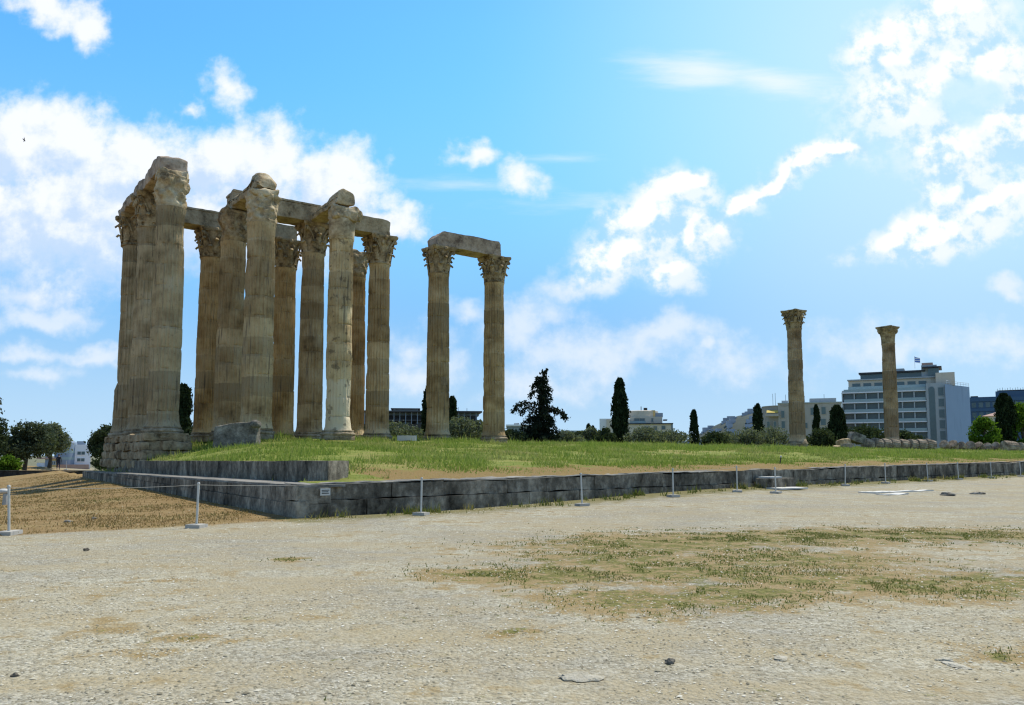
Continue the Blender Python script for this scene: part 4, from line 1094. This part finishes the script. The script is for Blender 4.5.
c = Bld('apartment_building', 'cream apartment block with arched windows and yellow awning behind the lone column', 'building', 803, 205); c.fm = M_CREAM
c.part('wall', M_CREAM, 779, 843, 403.2, None, 0, 14)
b = MB(); b.lathe([(6.0, 0), (6.0, c.Z(406)), (6.15, c.Z(405.8)), (6.15, c.Z(404.8))], 28, (c.X(786), 6.0, 0)); b.build('rounded_corner', M_GREYC, c.t)
c.part('cornice', M_PALE, 778.6, 843.4, 402.4, 403.4, -.25, 14.1)
c.part('roof_room', M_PALE, 811, 838, 398.2, 402.3, 2, 9); c.part('roof_room', M_PALE, 782.5, 789, 399.5, 403, 3, 9)
for px, w, y1, y0 in ((782, 3.2, 410.5, 417.5), (782, 3.4, 421, 428), (822.5, 4.2, 407.5, 414.5), (811.5, 4.2, 408, 415), (802, 3, 409, 416), (813, 4, 419.8, 425), (821.5, 5, 419.3, 425.3), (805, 3, 423, 428), (823, 4, 431.5, 435), (833.5, 3, 408, 415), (814, 4, 431.5, 435)): c.win(px, px + w, y1, y0, 0.0)
sh = MB(); sh.box(c.X(768), c.X(778.6), .55, 1.4, c.Z(413), c.Z(409.8)); sh.build('window', M_GLASS, c.t)
for px in (767.5, 774.0): c.win(px, px + 2.6, 421, 427, .45)
bal = c.part('balcony', M_CREAM, 766, 779.5, 413.2, 416, -1.2, 1.2)
aw = MB(); x0, x1 = c.X(767.5), c.X(779); aw.add([(x0, .5, c.Z(409.6)), (x1, .5, c.Z(409.6)), (x1, -1.3, c.Z(412.3)), (x0, -1.3, c.Z(412.3)), (x0, .5, c.Z(409.6) - .07), (x1, .5, c.Z(409.6) - .07), (x1, -1.3, c.Z(412.3) - .07), (x0, -1.3, c.Z(412.3) - .07)], [(0, 3, 2, 1), (4, 5, 6, 7), (0, 1, 5, 4), (2, 3, 7, 6), (1, 2, 6, 5), (0, 4, 7, 3)]); aw.build('awning', M_YEL, c.t)
an = MB()
for px in (773.5, 776, 786.5, 806, 826): an.tube([(c.X(px), 4, c.Z(404)), (c.X(px), 4, c.Z(404) + random.uniform(1.8, 3.4))], .05, 5)
an.build('aerial', M_DARK, c.t)

d = Bld('office_building', 'dark blue glazed building at the right edge behind the cypress', 'building', 1000, 260); d.fm = M_DARKB
d.part('wall', M_DARKB, 971, 1042, 396.5, None, 0, 16)
d.part('lower_wall', M_GREYB, 969, 1000, 423, None, -1.0, -.05)
for fl, ys in enumerate((401, 411)):
    for k in range(8): d.win(973.5 + k * 7, 978 + k * 7, ys + 1, ys + 6, 0.0)
d.part('spandrel', M_DARKB, 971, 1042, 397.5, 401, -.35, -.02); d.part('spandrel', M_DARKB, 971, 1042, 408, 411, -.35, -.02)
d.part('roof_plant', M_DARK, 972.5, 980, 394.8, 396.4, 3, 9); d.part('roof_room', M_DARKB, 998, 1042, 391, 396.4, 2, 12); d.part('roof_room', M_DARK, 1001, 1030, 389.8, 390.9, 3, 10)
rl = MB()
for k in range(15): rl.box(d.X(1000 + k * 2.6), d.X(1000 + k * 2.6) + .1, 2.4, 2.5, d.Z(391), d.Z(388.2 - (k % 3) * .5))
rl.box(d.X(999.5), d.X(1038), 2.38, 2.52, d.Z(390.8), d.Z(390.2)); rl.build('roof_rail', M_DARK, d.t)
b = Bld('tiled_house', 'low house with dusty pink tiled roof before the blue building', 'house', 994, 185)
b.part('wall', M_BEIGE, 984, 1012, 415.5, None, 0, 8)
rf = MB(); x0, x1 = b.X(983), b.X(1013); za, zb_ = b.Z(416), b.Z(409.5); rf.add([(x0, -.5, za), (x1, -.5, za), (x1, 8.5, za), (x0, 8.5, za), ((x0 + x1) / 2 + 1.6, 4, zb_), ((x0 + x1) / 2 + 3, 4, zb_)], [(0, 1, 5, 4), (1, 2, 5), (2, 3, 4, 5), (3, 0, 4), (0, 3, 2, 1)]); rf.build('roof', M_ROOF, b.t)
b.win(988, 990.5, 418, 422); b.win(996, 998.5, 418, 422)

e = Bld('stepped_building', 'pale building with stepped rounded roof terraces behind the thick cypress', 'building', 640, 185); e.fm = M_CREAM
e.part('wall', M_BEIGE, 629, 671.5, 423.8, None, 0, 14); e.part('cornice', M_DARK, 628.6, 673.5, 423.2, 424.2, -.4, 14.2)
e.part('side_wall', M_GREYB, 671.6, 673.2, 424.3, None, -.1, 14)
e.part('left_wing', M_WHITEW, 599.5, 614, 418.2, None, 1, 12); e.part('left_wing', M_BEIGE, 606.5, 630, 418.9, None, .6, 10)
for px, w, y1, y0 in ((654, 3, 426.5, 430), (662, 3.5, 426.2, 429.5), (645, 3, 426.8, 430)): e.win(px, px + w, y1, y0)
e.part('terrace_wall', M_BEIGE, 630, 663, 416.2, 423.1, 2.5, 12)
b = MB(); b.lathe([(4.2, e.Z(416.2)), (4.2, e.Z(410.2)), (3.9, e.Z(409.6)), (.1, e.Z(409.4))], 24, (e.X(641), 7, 0)); b.build('round_terrace', M_BEIGE, e.t)
e.part('upper_room', M_OCHRE, 644, 656, 409.4, 416.1, 4, 10); e.part('upper_room', M_GREYB, 656.2, 663.8, 412.2, 416.1, 4, 10)
e.win(634.5, 645, 418, 420.6, 2.5, None); e.win(652, 653.5, 418, 421.2, 2.5); e.part('parapet', M_TEAL, 630, 646, 420.8, 423.1, 1.2, 1.3)
e.part('roof_plant', M_DARK, 644.2, 648, 406.6, 409.2, 5, 8); e.part('chimney', M_DARK, 641.2, 642, 405.2, 409.2, 5, 5.6); e.part('canopy', M_PALE, 664, 668, 419, 420, 2, 6)

l = Bld('long_building', 'long low dark building with flat overhanging roof seen between the columns', 'building', 415, 175)
l.part('wall', M_DARK, 352, 478, 415, None, 3, 14); l.part('roof_slab', M_DARK, 348, 482, 410.6, 412.2, 0, 15); l.part('clerestory', M_GREYB, 350, 480, 412.2, 414.9, 3.4, 14)
l.part('roof_hall', M_PALE, 392, 418, 408.4, 410.4, 3, 12); l.part('roof_edge', M_DARK, 390, 420, 407.6, 408.4, 2.4, 12.6)
l.part('gallery', M_DARK, 350, 480, 424, 427.5, 1.2, 2.9); l.part('gallery_slab', M_DARK, 349, 481, 419.5, 421, .6, 2.9)
for k in range(22):
    px = 352 + k * 5.9; l.part('post', M_GREYB, px, px + .6, 412.3, 424, .5, .75)
for k in range(10): px = 354 + k * 12.3; l.part('window', M_GLASS, px, px + 8, 421.4, 423.8, 2.9, 3.05)
for k in range(3): px = (456, 459, 468)[k]; l.part('roof_mast', M_PALE, px, px + .5, 404.5 + k, 410.4, 5, 5.15)

a = Bld('low_pavilion', 'low white roofed building just right of the column pair', 'building', 516, 150)
a.part('wall', M_GREYB, 507, 531, 426.5, None, 0, 10); a.part('roof_slab', M_WHITEW, 506, 532, 424.6, 426.3, -.5, 10.5); a.part('roof_plant', M_PALE, 514, 519, 422.4, 424.5, 3, 6)
for k in range(4): a.win(509 + k * 5.5, 512 + k * 5.5, 428.5, 432)
a = Bld('grey_pavilion', 'low grey building behind bushes right of the ragged conifer', 'building', 571, 160)
a.part('wall', M_GREYB, 559, 583, 432.2, None, 0, 10); a.part('roof_slab', M_PALE, 558.5, 583.5, 430.6, 432.1, -.4, 10.4)
for k in range(3): a.win(562 + k * 7, 566 + k * 7, 434, 437)

w = Bld('white_building', 'white building with a rounded bluish tower at the left edge behind the trees', 'building', 74, 175); w.fm = M_WHITEW
w.part('wall', M_WHITEW, 75.5, 91.5, 444.5, None, 0, 10); w.part('upper_room', M_GREYB, 77, 86, 441, 444.4, 2, 8)
for y in (451.5, 458.3, 465.2): w.win(78, 85.5, y, y + 3.2)
b = MB(); r_ = 9.8 * w.k; b.lathe([(r_, 0), (r_, w.Z(443.5)), (r_ * .98, w.Z(442.6)), (r_ * .45, w.Z(439)), (r_ * .4, w.Z(436.2)), (.1, w.Z(435))], 28, (w.X(66.3), r_ * .6, 0)); b.build('round_tower', M_GREYB, w.t)
for y in (450.5, 457.0): b = MB(); b.lathe([(r_ * 1.004, w.Z(y + 2.6)), (r_ * 1.006, w.Z(y))], 28, (w.X(66.3), r_ * .6, 0), False); b.build('window', M_TEAL, w.t)
w.part('base_wall', M_ROOF, 58, 90, 464.5, None, -1.5, -.3)
y_ = Bld('ochre_house', 'small yellow walled house glimpsed under the left trees', 'house', 48, 170)
y_.part('wall', M_OCHRE, 51, 57.5, 459, None, 0, 8); y_.part('side_wall', M_WHITEW, 38, 46, 463, None, .2, 8); y_.part('side_wall', M_GREYB, 46.2, 50.8, 455, None, .1, 8); y_.part('roof', M_ROOF, 37.5, 58, 457.6, 459, -.3, 8.3)
for k in range(2): y_.win(52.5 + 2.5 * k, 54 + 2.5 * k, 461.5, 464.5)
# dark garden wall far on the left and the standing person in front of it
p = at(40, 476, 86); t = thing('garden_wall', 'low dark wall at the far edge of the dry field on the left', 'wall', (p.x, p.y, -1.2), R(2))
b = MB(); b.block((-16, 0, 0), (5.4, .5, 1.1), .9, .05, .7, 5); b.build('wall_body', M_GWALL, t); b = MB(); b.block((-16.1, -.06, 1.11), (5.5, .56, 1.2), .9, .03, .7, 6); b.build('coping', M_GWALL, t)

def person():
    p = at(58, 474, 90); z = terr(p.x, p.y)
    t = thing('person', 'person in dark clothes standing behind the far garden wall at the left', 'person', (p.x, p.y, z), R(20))
    J = {'pel': (0, 0, .95, .155), 'waist': (0, 0, 1.12, .14), 'chest': (0, .01, 1.34, .165), 'neck': (0, .01, 1.50, .06), 'head': (0, .03, 1.58, .07), 'ht': (0, .02, 1.66, .085), 'top': (0, .01, 1.73, .06),
         'hl': (.10, 0, .88, .10), 'kl': (.11, .02, .50, .065), 'al': (.11, -.02, .09, .042), 'tl': (.12, .14, .04, .035), 'hr': (-.10, 0, .88, .10), 'kr': (-.12, .01, .50, .065), 'ar': (-.13, -.02, .09, .042), 'tr': (-.14, .14, .04, .035),
         'sl': (.19, 0, 1.42, .06), 'el': (.26, -.03, 1.15, .045), 'wl': (.25, .07, .92, .033), 'fl': (.25, .11, .82, .03), 'sr': (-.19, 0, 1.42, .06), 'er': (-.27, -.03, 1.15, .045), 'wr': (-.26, .08, .92, .033), 'fr': (-.26, .12, .82, .03)}
    E_ = ['pel-waist', 'waist-chest', 'chest-neck', 'neck-head', 'head-ht', 'ht-top', 'pel-hl', 'hl-kl', 'kl-al', 'al-tl', 'pel-hr', 'hr-kr', 'kr-ar', 'ar-tr', 'chest-sl', 'sl-el', 'el-wl', 'wl-fl', 'chest-sr', 'sr-er', 'er-wr', 'wr-fr']
    ks = list(J); me = bpy.data.meshes.new('body'); me.from_pydata([J[k][:3] for k in ks], [tuple(ks.index(q) for q in e_.split('-')) for e_ in E_], [])
    o = bpy.data.objects.new('body', me); COL.objects.link(o); o.parent = t
    o.modifiers.new('skin', 'SKIN'); me.skin_vertices.new() if not me.skin_vertices else None
    for i, k in enumerate(ks): me.skin_vertices[0].data[i].radius = (J[k][3], J[k][3] * .85)
    me.skin_vertices[0].data[0].use_root = True
    s = o.modifiers.new('sub', 'SUBSURF'); s.levels = 1; s.render_levels = 1
    def bm_(g, b_):
        z = g.sep(obj_co(g))[2]
        col = g.mix(g.m('GREATER_THAN', z, .95), (.03, .035, .06), (.025, .025, .03)); col = g.mix(g.m('GREATER_THAN', z, 1.49), col, (.42, .27, .19)); g.put(b_.inputs['Base Color'], col)
    me.materials.append(mat('person_body', bm_))
    hb = MB(); hb.blob((0, .0, 1.69), (.095, .105, .085), 12, 8, .05, 3); hb.build('hair', simple('dark_hair', (.02, .015, .012)), t)
person()

# far hillside town on the horizon
def hillside():
    X, Y = np.meshgrid(np.linspace(150, 420, 50), np.linspace(760, 1150, 30), indexing='ij')
    def hz(x, y): return -3 + 56 * np.exp(-(((x - 300) / 85) ** 2 + ((y - 980) / 130) ** 2)) + 6 * (fbm(np.stack([x * .03, y * .03, 0 * x], -1).reshape(-1, 3), 4, 3).reshape(np.shape(x)) - .5)
    o = grid_mesh(X, Y, hz(X, Y), 'distant_hill', simple('hill_scrub', (.06, .075, .06), .9, .35, .05)); tag(o, kind='structure')
    rr = random.Random(5); V = []
    hb = MB()
    for k in range(190):
        x = rr.uniform(170, 400); y = rr.uniform(800, 985); z = float(hz(np.array([[x]]), np.array([[y]]))[0, 0]); w_, d_, h_ = rr.uniform(4, 9), rr.uniform(4, 8), rr.uniform(3, 7)
        hb.box(x, x + w_, y, y + d_, z - 4, z + h_)
    tag(hb.build('hillside_town', simple('town_wall', (.34, .36, .39), .9, .25, .08)), 'pale houses crowding the distant hillside left of the lone column', 'town', kind='stuff')
hillside()

# ------------------------------------------------------------------ rope barrier
def gz1(x, y): return float(ground_z(np.array([x]), np.array([y]))[0])
PROTO = None; POSTS = []
def post(x, y, label, h=1.0):
    global PROTO
    if PROTO is None:
        t = thing('barrier_post', label, 'post')
        b = MB(); b.tube([(0, 0, .08), (0, 0, .98)], .026, 10); b.build('pole', M_POST, t)
        b = MB(); b.lathe([(.03, .97), (.034, .975), (.034, 1.0), (.02, 1.02)], 10); b.build('rope_ring', M_POST, t)
        b = MB(); b.block((-.18, -.18, 0), (.18, .18, .09), .09, .012, 6, 3, None, .02); b.build('foot', M_CONC, t)
        PROTO = t; o = t
    else: o = copy_tree(PROTO)
    o.location = (x, y, gz1(x, y) - .01); o.rotation_euler = (random.uniform(-.04, .04), random.uniform(-.045, .045), random.uniform(0, 1.5)); o.scale = (1, 1, h)
    tag(o, label, 'post', 'rope barrier posts'); POSTS.append(Vector((x, y, gz1(x, y) + .95 * h))); return o
p = at_z(-75, 540); POSTS.append(Vector((p.x, p.y, .95)))
p = at_z(9, 534.5); post(p.x, p.y, 'rope post at the left picture edge between gravel and dry field')
POSTS2 = None
p = at_z(196.5, 527.5); post(p.x, p.y, 'rope post standing before the stepped plinth, on the edge of the dry field')
p = at_z(421, 515.5); post(p.x, p.y, 'rope post before the wall, below the left column of the pair')
def wall_post(px, off, lab, h=1.0):
    r = ray(px, 480); k = r[0] / r[1]
    nb = np.array([-LD[0], -LD[1]]) * off + CW                       # line parallel to the wall, off metres before it
    s = (k * nb[1] - nb[0]) / (RD[0] - k * RD[1]); x, y = nb + s * RD; post(x, y, lab, h)
for px, off, lab in ((582, 1.7, 'rope post before the wall, under the ragged conifer'), (673, 1.4, 'rope post before the wall, below the olive bushes left of the slim cypress'), (737, 1.3, 'rope post just left of the small stone steps'), (775.5, 2.3, 'rope post standing at the small stone steps'),
                     (845, 1.0, 'rope post before the wall, under the black broad cypress'), (885.5, 1.0, 'rope post before the wall, below the plain capital column'), (928, 1.0, 'rope post before the wall, below the hotel stair window'), (958.5, 1.0, 'third rope post from the right end of the wall'), (991.5, 1.0, 'second rope post from the right picture edge'), (1021, 1.0, 'last rope post, touching the right picture edge')):
    wall_post(px, off, lab)
for i in range(len(POSTS) - 1):
    A_, B_ = POSTS[i], POSTS[i + 1]; L = (B_ - A_).length; sag = .012 * L
    b = MB(); b.tube([tuple(A_.lerp(B_, t) - Vector((0, 0, sag * 4 * t * (1 - t)))) for t in np.linspace(.004, .996, 14)], .0055, 5)
    NM = ['left of the left edge post', 'between the left edge post and the plinth post', 'between the plinth post and the post under the pair', 'between the post under the pair and the conifer post', 'between the conifer post and the olive bush post', 'between the olive bush post and the one by the steps', 'across the small stone steps, left of the steps post', 'right of the steps post', 'under the hotel, left of the plain capital post', 'between the plain capital post and the stair window post', 'right of the stair window post', 'second span from the right edge', 'last span at the right edge']
    tag(b.build('barrier_rope', M_ROPE), 'thin pale rope strung ' + NM[i], 'rope', 'barrier ropes')
# second barrier far in the field on the left
p = at(66, 480, 88); z = terr(p.x, p.y)
o = copy_tree(PROTO); o.location = (p.x, p.y, z); tag(o, 'thin distant post standing in the far part of the dry field', 'post', 'rope barrier posts')
p = at(6, 491, 30)
t = thing('bollard', 'short pale stump with a white round head at the left picture edge', 'bollard', (p.x, p.y, terr(p.x, p.y)))
b = MB(); b.lathe([(.10, 0), (.09, .4), (.08, .42)], 12); b.build('stem', M_CONC, t); b = MB(); b.blob((-.08, 0, .50), (.22, .16, .10), 12, 8, .1, 2); b.build('head', M_WHITE, t)

# sign on the corner of the wall
x0, y0 = from_ab(.62, -.03); t = thing('notice_plate', 'small white notice plate fixed on the wall near the platform corner', 'sign', (x0, y0, .66), math.atan2(RD[1], RD[0]))
b = MB(); b.box(-.02, .26, -.06, -.03, -.09, .09); b.build('plate', M_WHITE, t)
b = MB()
for k, (zz, w0) in enumerate(((.045, .22), (.005, .19), (-.035, .21))): b.box(.01, .01 + w0, -.064, -.061, zz - .010, zz + .010)
b.build('lettering', M_DARK, t)
# slabs by the wall
def slab(px, py, Y, sx, sy, sz, rz, label, mt, lift=0.0):
    p = at(px, py, Y) if Y else at_z(px, py, .1); z = gz1(p.x, p.y)
    b = MB(); b.block((-sx / 2, -sy / 2, 0), (sx / 2, sy / 2, sz), .2, .02, 2.2, int(px)); o = b.build('stone_slab', mt); o.location = (p.x, p.y, z + lift - .02); o.rotation_euler = (0, 0, rz)
    return tag(o, label, 'slab', 'slabs at the wall steps')
slab(776, 487, 34.2, 1.9, .75, .42, R(41), 'grey stone step block against the wall', M_WALLUP, 0)
slab(770.5, 487, 34.0, .9, .55, .07, R(41), 'small white slab lying on the grey step block', M_WHITE, .43)
slab(787, 484, 33.4, 1.6, .8, .06, R(30), 'white slab flat on the ground before the step block', M_WHITE, .04)
for k, (px, py, sx, sy, rz, lab) in enumerate(((880, 494.2, 2.0, .75, 38, 'left long white slab set flush in the gravel'), (912, 492.6, 2.4, .55, 32, 'right long white slab set flush in the gravel'), (893, 496, 1.5, .5, 34, 'short white slab set flush in front of two long ones'))):
    p = at_z(px, py, .02); z = gz1(p.x, p.y); b = MB(); b.block((-sx / 2, -sy / 2, -.1), (sx / 2, sy / 2, .035), .15, .05, 1.6, k); o = b.build('ground_slab', M_WHITE); o.location = (p.x, p.y, z); o.rotation_euler = (0, 0, R(rz)); tag(o, lab, 'slab', 'white slabs in the gravel')
# loose stones
for k, (px, py, r, lab, mt) in enumerate(((580, 679, (.15, .09, .02), 'flat pale stone embedded in the gravel at the bottom centre', M_PEB), (670, 664.5, (.04, .035, .025), 'small dark stone right of the flat pale stone', M_BLOCK), (948, 497, (.30, .16, .08), 'dark stone on gravel right of the flush white slabs', M_BLOCK), (977, 495.2, (.26, .14, .07), 'dark flat stone near the right edge, beyond the dark one by the slabs', M_BLOCK),
        (780, 660, (.07, .05, .012), 'pale pebble right of the bottom centre', M_PEB), (955, 665, (.10, .06, .012), 'pale flat stone at lower right', M_PEB), (945, 660, (.06, .04, .012), 'smaller pale stone left of the flat one at lower right', M_PEB), (68, 521, (.11, .08, .04), 'stone lying in the dry field', M_BLOCK), (94, 518, (.08, .06, .04), 'dark stone in the dry field nearer the plinth', M_WALL), (15, 676, (.028, .022, .02), 'dark pebble near the bottom left', M_WALL), (86, 551, (.05, .04, .03), 'dark pebble at left on the gravel', M_WALL))):
    p = at_z(px, py); z = gz1(p.x, p.y); b = MB(); R_ = np.array(r); b.blob((0, 0, 0), R_, 22, 14, .75, k, 1.6); o = b.build('loose_stone', mt); o.location = (p.x, p.y, z + r[2] * .35); o.rotation_euler = (0, 0, k); tag(o, lab, 'stone', 'loose stones on the gravel')
p = at(407, 441, 66); z = terr(p.x, p.y); b = MB(); b.block((-.75, -.35, 0), (.75, .35, .42), .2, .05, 1.8, 8); o = b.build('stone_slab', M_WHITE); o.location = (p.x, p.y, z + .05); tag(o, 'white low slab in the grass right of the main cluster end column', 'slab')
p = at(780, 466, 42); z = terr(p.x, p.y); t = thing('marker_stake', 'tiny white topped stake in the dry strip above the steps', 'stake', (p.x, p.y, z)); b = MB(); b.tube([(0, 0, -.05), (0.06, 0, .32)], .035, 6); b.build('stem', M_BARK, t); b = MB(); b.blob((.06, 0, .36), (.055, .055, .055), 8, 6, .1, 1); b.build('tip', M_WHITE, t)
# bird
p = at(24, 140, 60); t = thing('bird', 'tiny dark bird gliding against the left cloud', 'bird', p, R(70)); t.rotation_euler = (R(75), R(20), R(80)); t.scale = (.75, .55, .75)
b = MB(); b.tube([(-.22, 0, 0), (-.12, 0, .01), (0, 0, .02), (.13, 0, .01), (.2, 0, 0)], [.015, .05, .06, .045, .01], 8)
for s in (-1, 1):
    V = [(.08, s * .03, .02), (.02, s * .25, .06), (-.08, s * .52, .03), (-.07, s * .26, .05), (-.06, s * .03, .02)]; V2 = [(x, y, z - .012) for x, y, z in V]
    b.add(V + V2, [(0, 1, 3, 4), (1, 2, 3), (5, 9, 8, 6), (6, 8, 7), (0, 5, 6, 1), (1, 6, 7, 2), (2, 7, 8, 3), (3, 8, 9, 4)])
b.build('body', simple('bird_feather', (.03, .03, .035)), t)

# ------------------------------------------------------------------ ground cover: grass and gravel nobody could count
def blades(x, y, z, h, w, rng, name, mt):
    n = len(x); a = rng.random(n) * 6.283; ln = rng.normal(size=(n, 2)) * .35
    base = np.stack([x, y, z], 1); dx = np.stack([np.cos(a), np.sin(a), 0 * a], 1) * w[:, None]
    tip = base + np.stack([ln[:, 0] * h, ln[:, 1] * h, h], 1)
    b = MB(); b.quads(np.stack([base - dx, base + dx, tip], 1)); o = b.build(name, mt); tag(o, kind='stuff'); return o
def grassmat(name, c0, c1, c2):
    m = bpy.data.materials.new(name); m.use_nodes = True; t = m.node_tree; t.nodes.clear(); g = NT(t); q = pos(g)
    n = g.noise(q, .28, 4, .6); n2 = g.noise(q, 6, 3, .7)
    col = g.mix(g.ss(n2, .35, .65), c0, c1); col = g.mix(g.ss(g.m('ADD', g.m('MULTIPLY', n, .6), g.m('MULTIPLY', n2, .4)), .47, .64, 0, .9), col, c2)
    d = g.n('ShaderNodeBsdfDiffuse', {'Color': col}); tr = g.n('ShaderNodeBsdfTranslucent', {'Color': col}); mx = g.n('ShaderNodeMixShader', {0: .4, 1: d.outputs[0], 2: tr.outputs[0]})
    o = g.n('ShaderNodeOutputMaterial'); t.links.new(mx.outputs[0], o.inputs[0]); return m
def mound_grass():
    rng = np.random.default_rng(3); n = 420000
    a = rng.random(n) ** 1.0 * 112; b = 1.0 + rng.random(n) ** 1.35 * 72
    x, y = from_ab(a + .45, b + .3)
    keep = (np.abs(x) < y * .72) & (y > 15)
    edge = np.clip((b * np.clip(.35 + a / 8, 0, 1) + 4.5 * (a < 3) * (b < 40)) / 5.2, 0, 1.2)
    clump = fbm(np.stack([x * .55, y * .55, 0 * x], 1), 21, 3)
    keep &= rng.random(n) < np.clip(edge ** 2 * 1.1 + .04, 0, 1) * (.10 + 1.5 * sst(clump, .38, .62))
    keep &= rng.random(n) < np.clip(1.35 - y / 130, .3, 1)
    x, y, clump = x[keep], y[keep], clump[keep]; z = mound_z(x, y) - .01; m = len(x)
    h = (.08 + .22 * rng.random(m) ** 1.5) * .82 * (.45 + 1.1 * sst(clump, .35, .7)) * (1 + .7 * (rng.random(m) < .06)) * np.clip(edge[keep], .3, 1) * (1 + .9 * np.exp(-((b[keep] - 44) / 9) ** 2)); w = (.008 + .00042 * y) * (.7 + .6 * rng.random(m))
    blades(x, y, z, h, w, rng, 'mound_grass', grassmat('mound_grass', (.17, .245, .035), (.27, .335, .07), (.38, .36, .13)))
mound_grass()
def weeds():
    rng = np.random.default_rng(8)
    X = []; Y = []; H = []
    for k in range(230):                                         # tufts at the foot of the wall
        a = rng.random() ** 1.2 * 60; b = -.08 - abs(rng.normal()) * .45; n = int(rng.integers(12, 60)); s = .10 + .22 * rng.random()
        x, y = from_ab(a, b); X.append(x + rng.normal(size=n) * s); Y.append(y + rng.normal(size=n) * s * .6); H.append((.05 + .20 * rng.random(n)) * (.5 + rng.random()))
    for px, py, rx, ry in PATCH:                                 # thin grass on the gravel
        c = at_z(px, py); n = int(2600 * rx * ry)
        X.append(c.x + rng.normal(size=n) * rx * .75); Y.append(c.y + rng.normal(size=n) * ry * .95); H.append(.010 + .034 * rng.random(n) ** 2)
    x = np.concatenate(X); y = np.concatenate(Y); h = np.concatenate(H)
    cl = fbm(np.stack([x * 2.2, y * 2.2, 0 * x], 1), 2, 3); k = (rng.random(len(x)) < sst(cl, .50, .66) * 1.2); x, y, h = x[k], y[k], h[k]
    a, b = ab(x, y); k = ~((a > -.1) & (b > -.06)); x, y, h = x[k], y[k], h[k]
    blades(x, y, ground_z(x, y) - .005, h, .004 + .0006 * y, rng, 'plaza_grass', grassmat('plaza_grass', (.09, .13, .025), (.17, .19, .05), (.30, .24, .10)))
weeds()
def field_grass():
    rng = np.random.default_rng(18); n = 90000
    y = 15 + rng.random(n) ** 1.3 * 60; x = -y * (.12 + rng.random(n) * .6)
    f, gr, st = plaza_masks(x, y); a, b = ab(x, y); cl = fbm(np.stack([x * .8, y * .8, 0 * x], 1), 12, 3)
    k = (f > .5) & (a < -.1) & (rng.random(n) < .15 + sst(cl, .4, .62)); x, y = x[k], y[k]; m = len(x)
    blades(x, y, ground_z(x, y) - .005, .02 + .06 * rng.random(m) ** 2, .004 + .0006 * y, rng, 'dry_grass', grassmat('dry_field_grass', (.22, .15, .055), (.36, .26, .11), (.16, .16, .05)))
field_grass()
def gravel():
    rng = np.random.default_rng(5); n = 80000
    d = 4.2 + rng.random(n) ** 1.7 * 22; x = (rng.random(n) - .5) * 1.36 * d; y = d
    f, gr, st = plaza_masks(x, y); a, b = ab(x, y)
    cl = fbm(np.stack([x * .7, y * .7, 0 * x], 1), 31, 4)
    k = ~((a > -.15) & (b > -.1)) & (rng.random(n) < np.clip((1 - .93 * f) * (1 - .6 * gr) * sst(cl, .28, .62), 0, 1)); x, y = x[k], y[k]; n = len(x)
    s = (.005 + .008 * rng.random(n) ** 3 + .010 * (rng.random(n) < .012)) * (1 + .02 * y)
    z = ground_z(x, y) + s * .25
    O = np.array([(1, 0, 0), (0, 1, 0), (-1, 0, 0), (0, -1, 0), (0, 0, .7), (0, 0, -.7)], float); Fc = np.array([(0, 1, 4), (1, 2, 4), (2, 3, 4), (3, 0, 4)])
    th = rng.random(n) * 6.283; J = O[None] * (1 + .5 * (rng.random((n, 6, 1)) - .5)) * s[:, None, None] * np.array((1.25, .9, .8))
    c, s_ = np.cos(th)[:, None], np.sin(th)[:, None]; P = np.stack([J[..., 0] * c - J[..., 1] * s_ + x[:, None], J[..., 0] * s_ + J[..., 1] * c + y[:, None], J[..., 2] + z[:, None]], -1)
    b = MB(); b.v.append(P.reshape(-1, 3)); b.n = n * 6
    b.f = [tuple(r) for r in (Fc[None] + (np.arange(n) * 6)[:, None, None]).reshape(-1, 3).tolist()]
    def bld(g, bs):
        wn = g.n('ShaderNodeNewGeometry').outputs['Random Per Island']
        g.put(bs.inputs['Base Color'], ramp(g, wn, [(0.0, (.17, .15, .10)), (.35, (.33, .30, .21)), (.75, (.45, .415, .31)), (.97, (.60, .57, .47))]))
    tag(b.build('gravel', mat('pebbles', bld, .9, .15)), kind='stuff')
gravel()
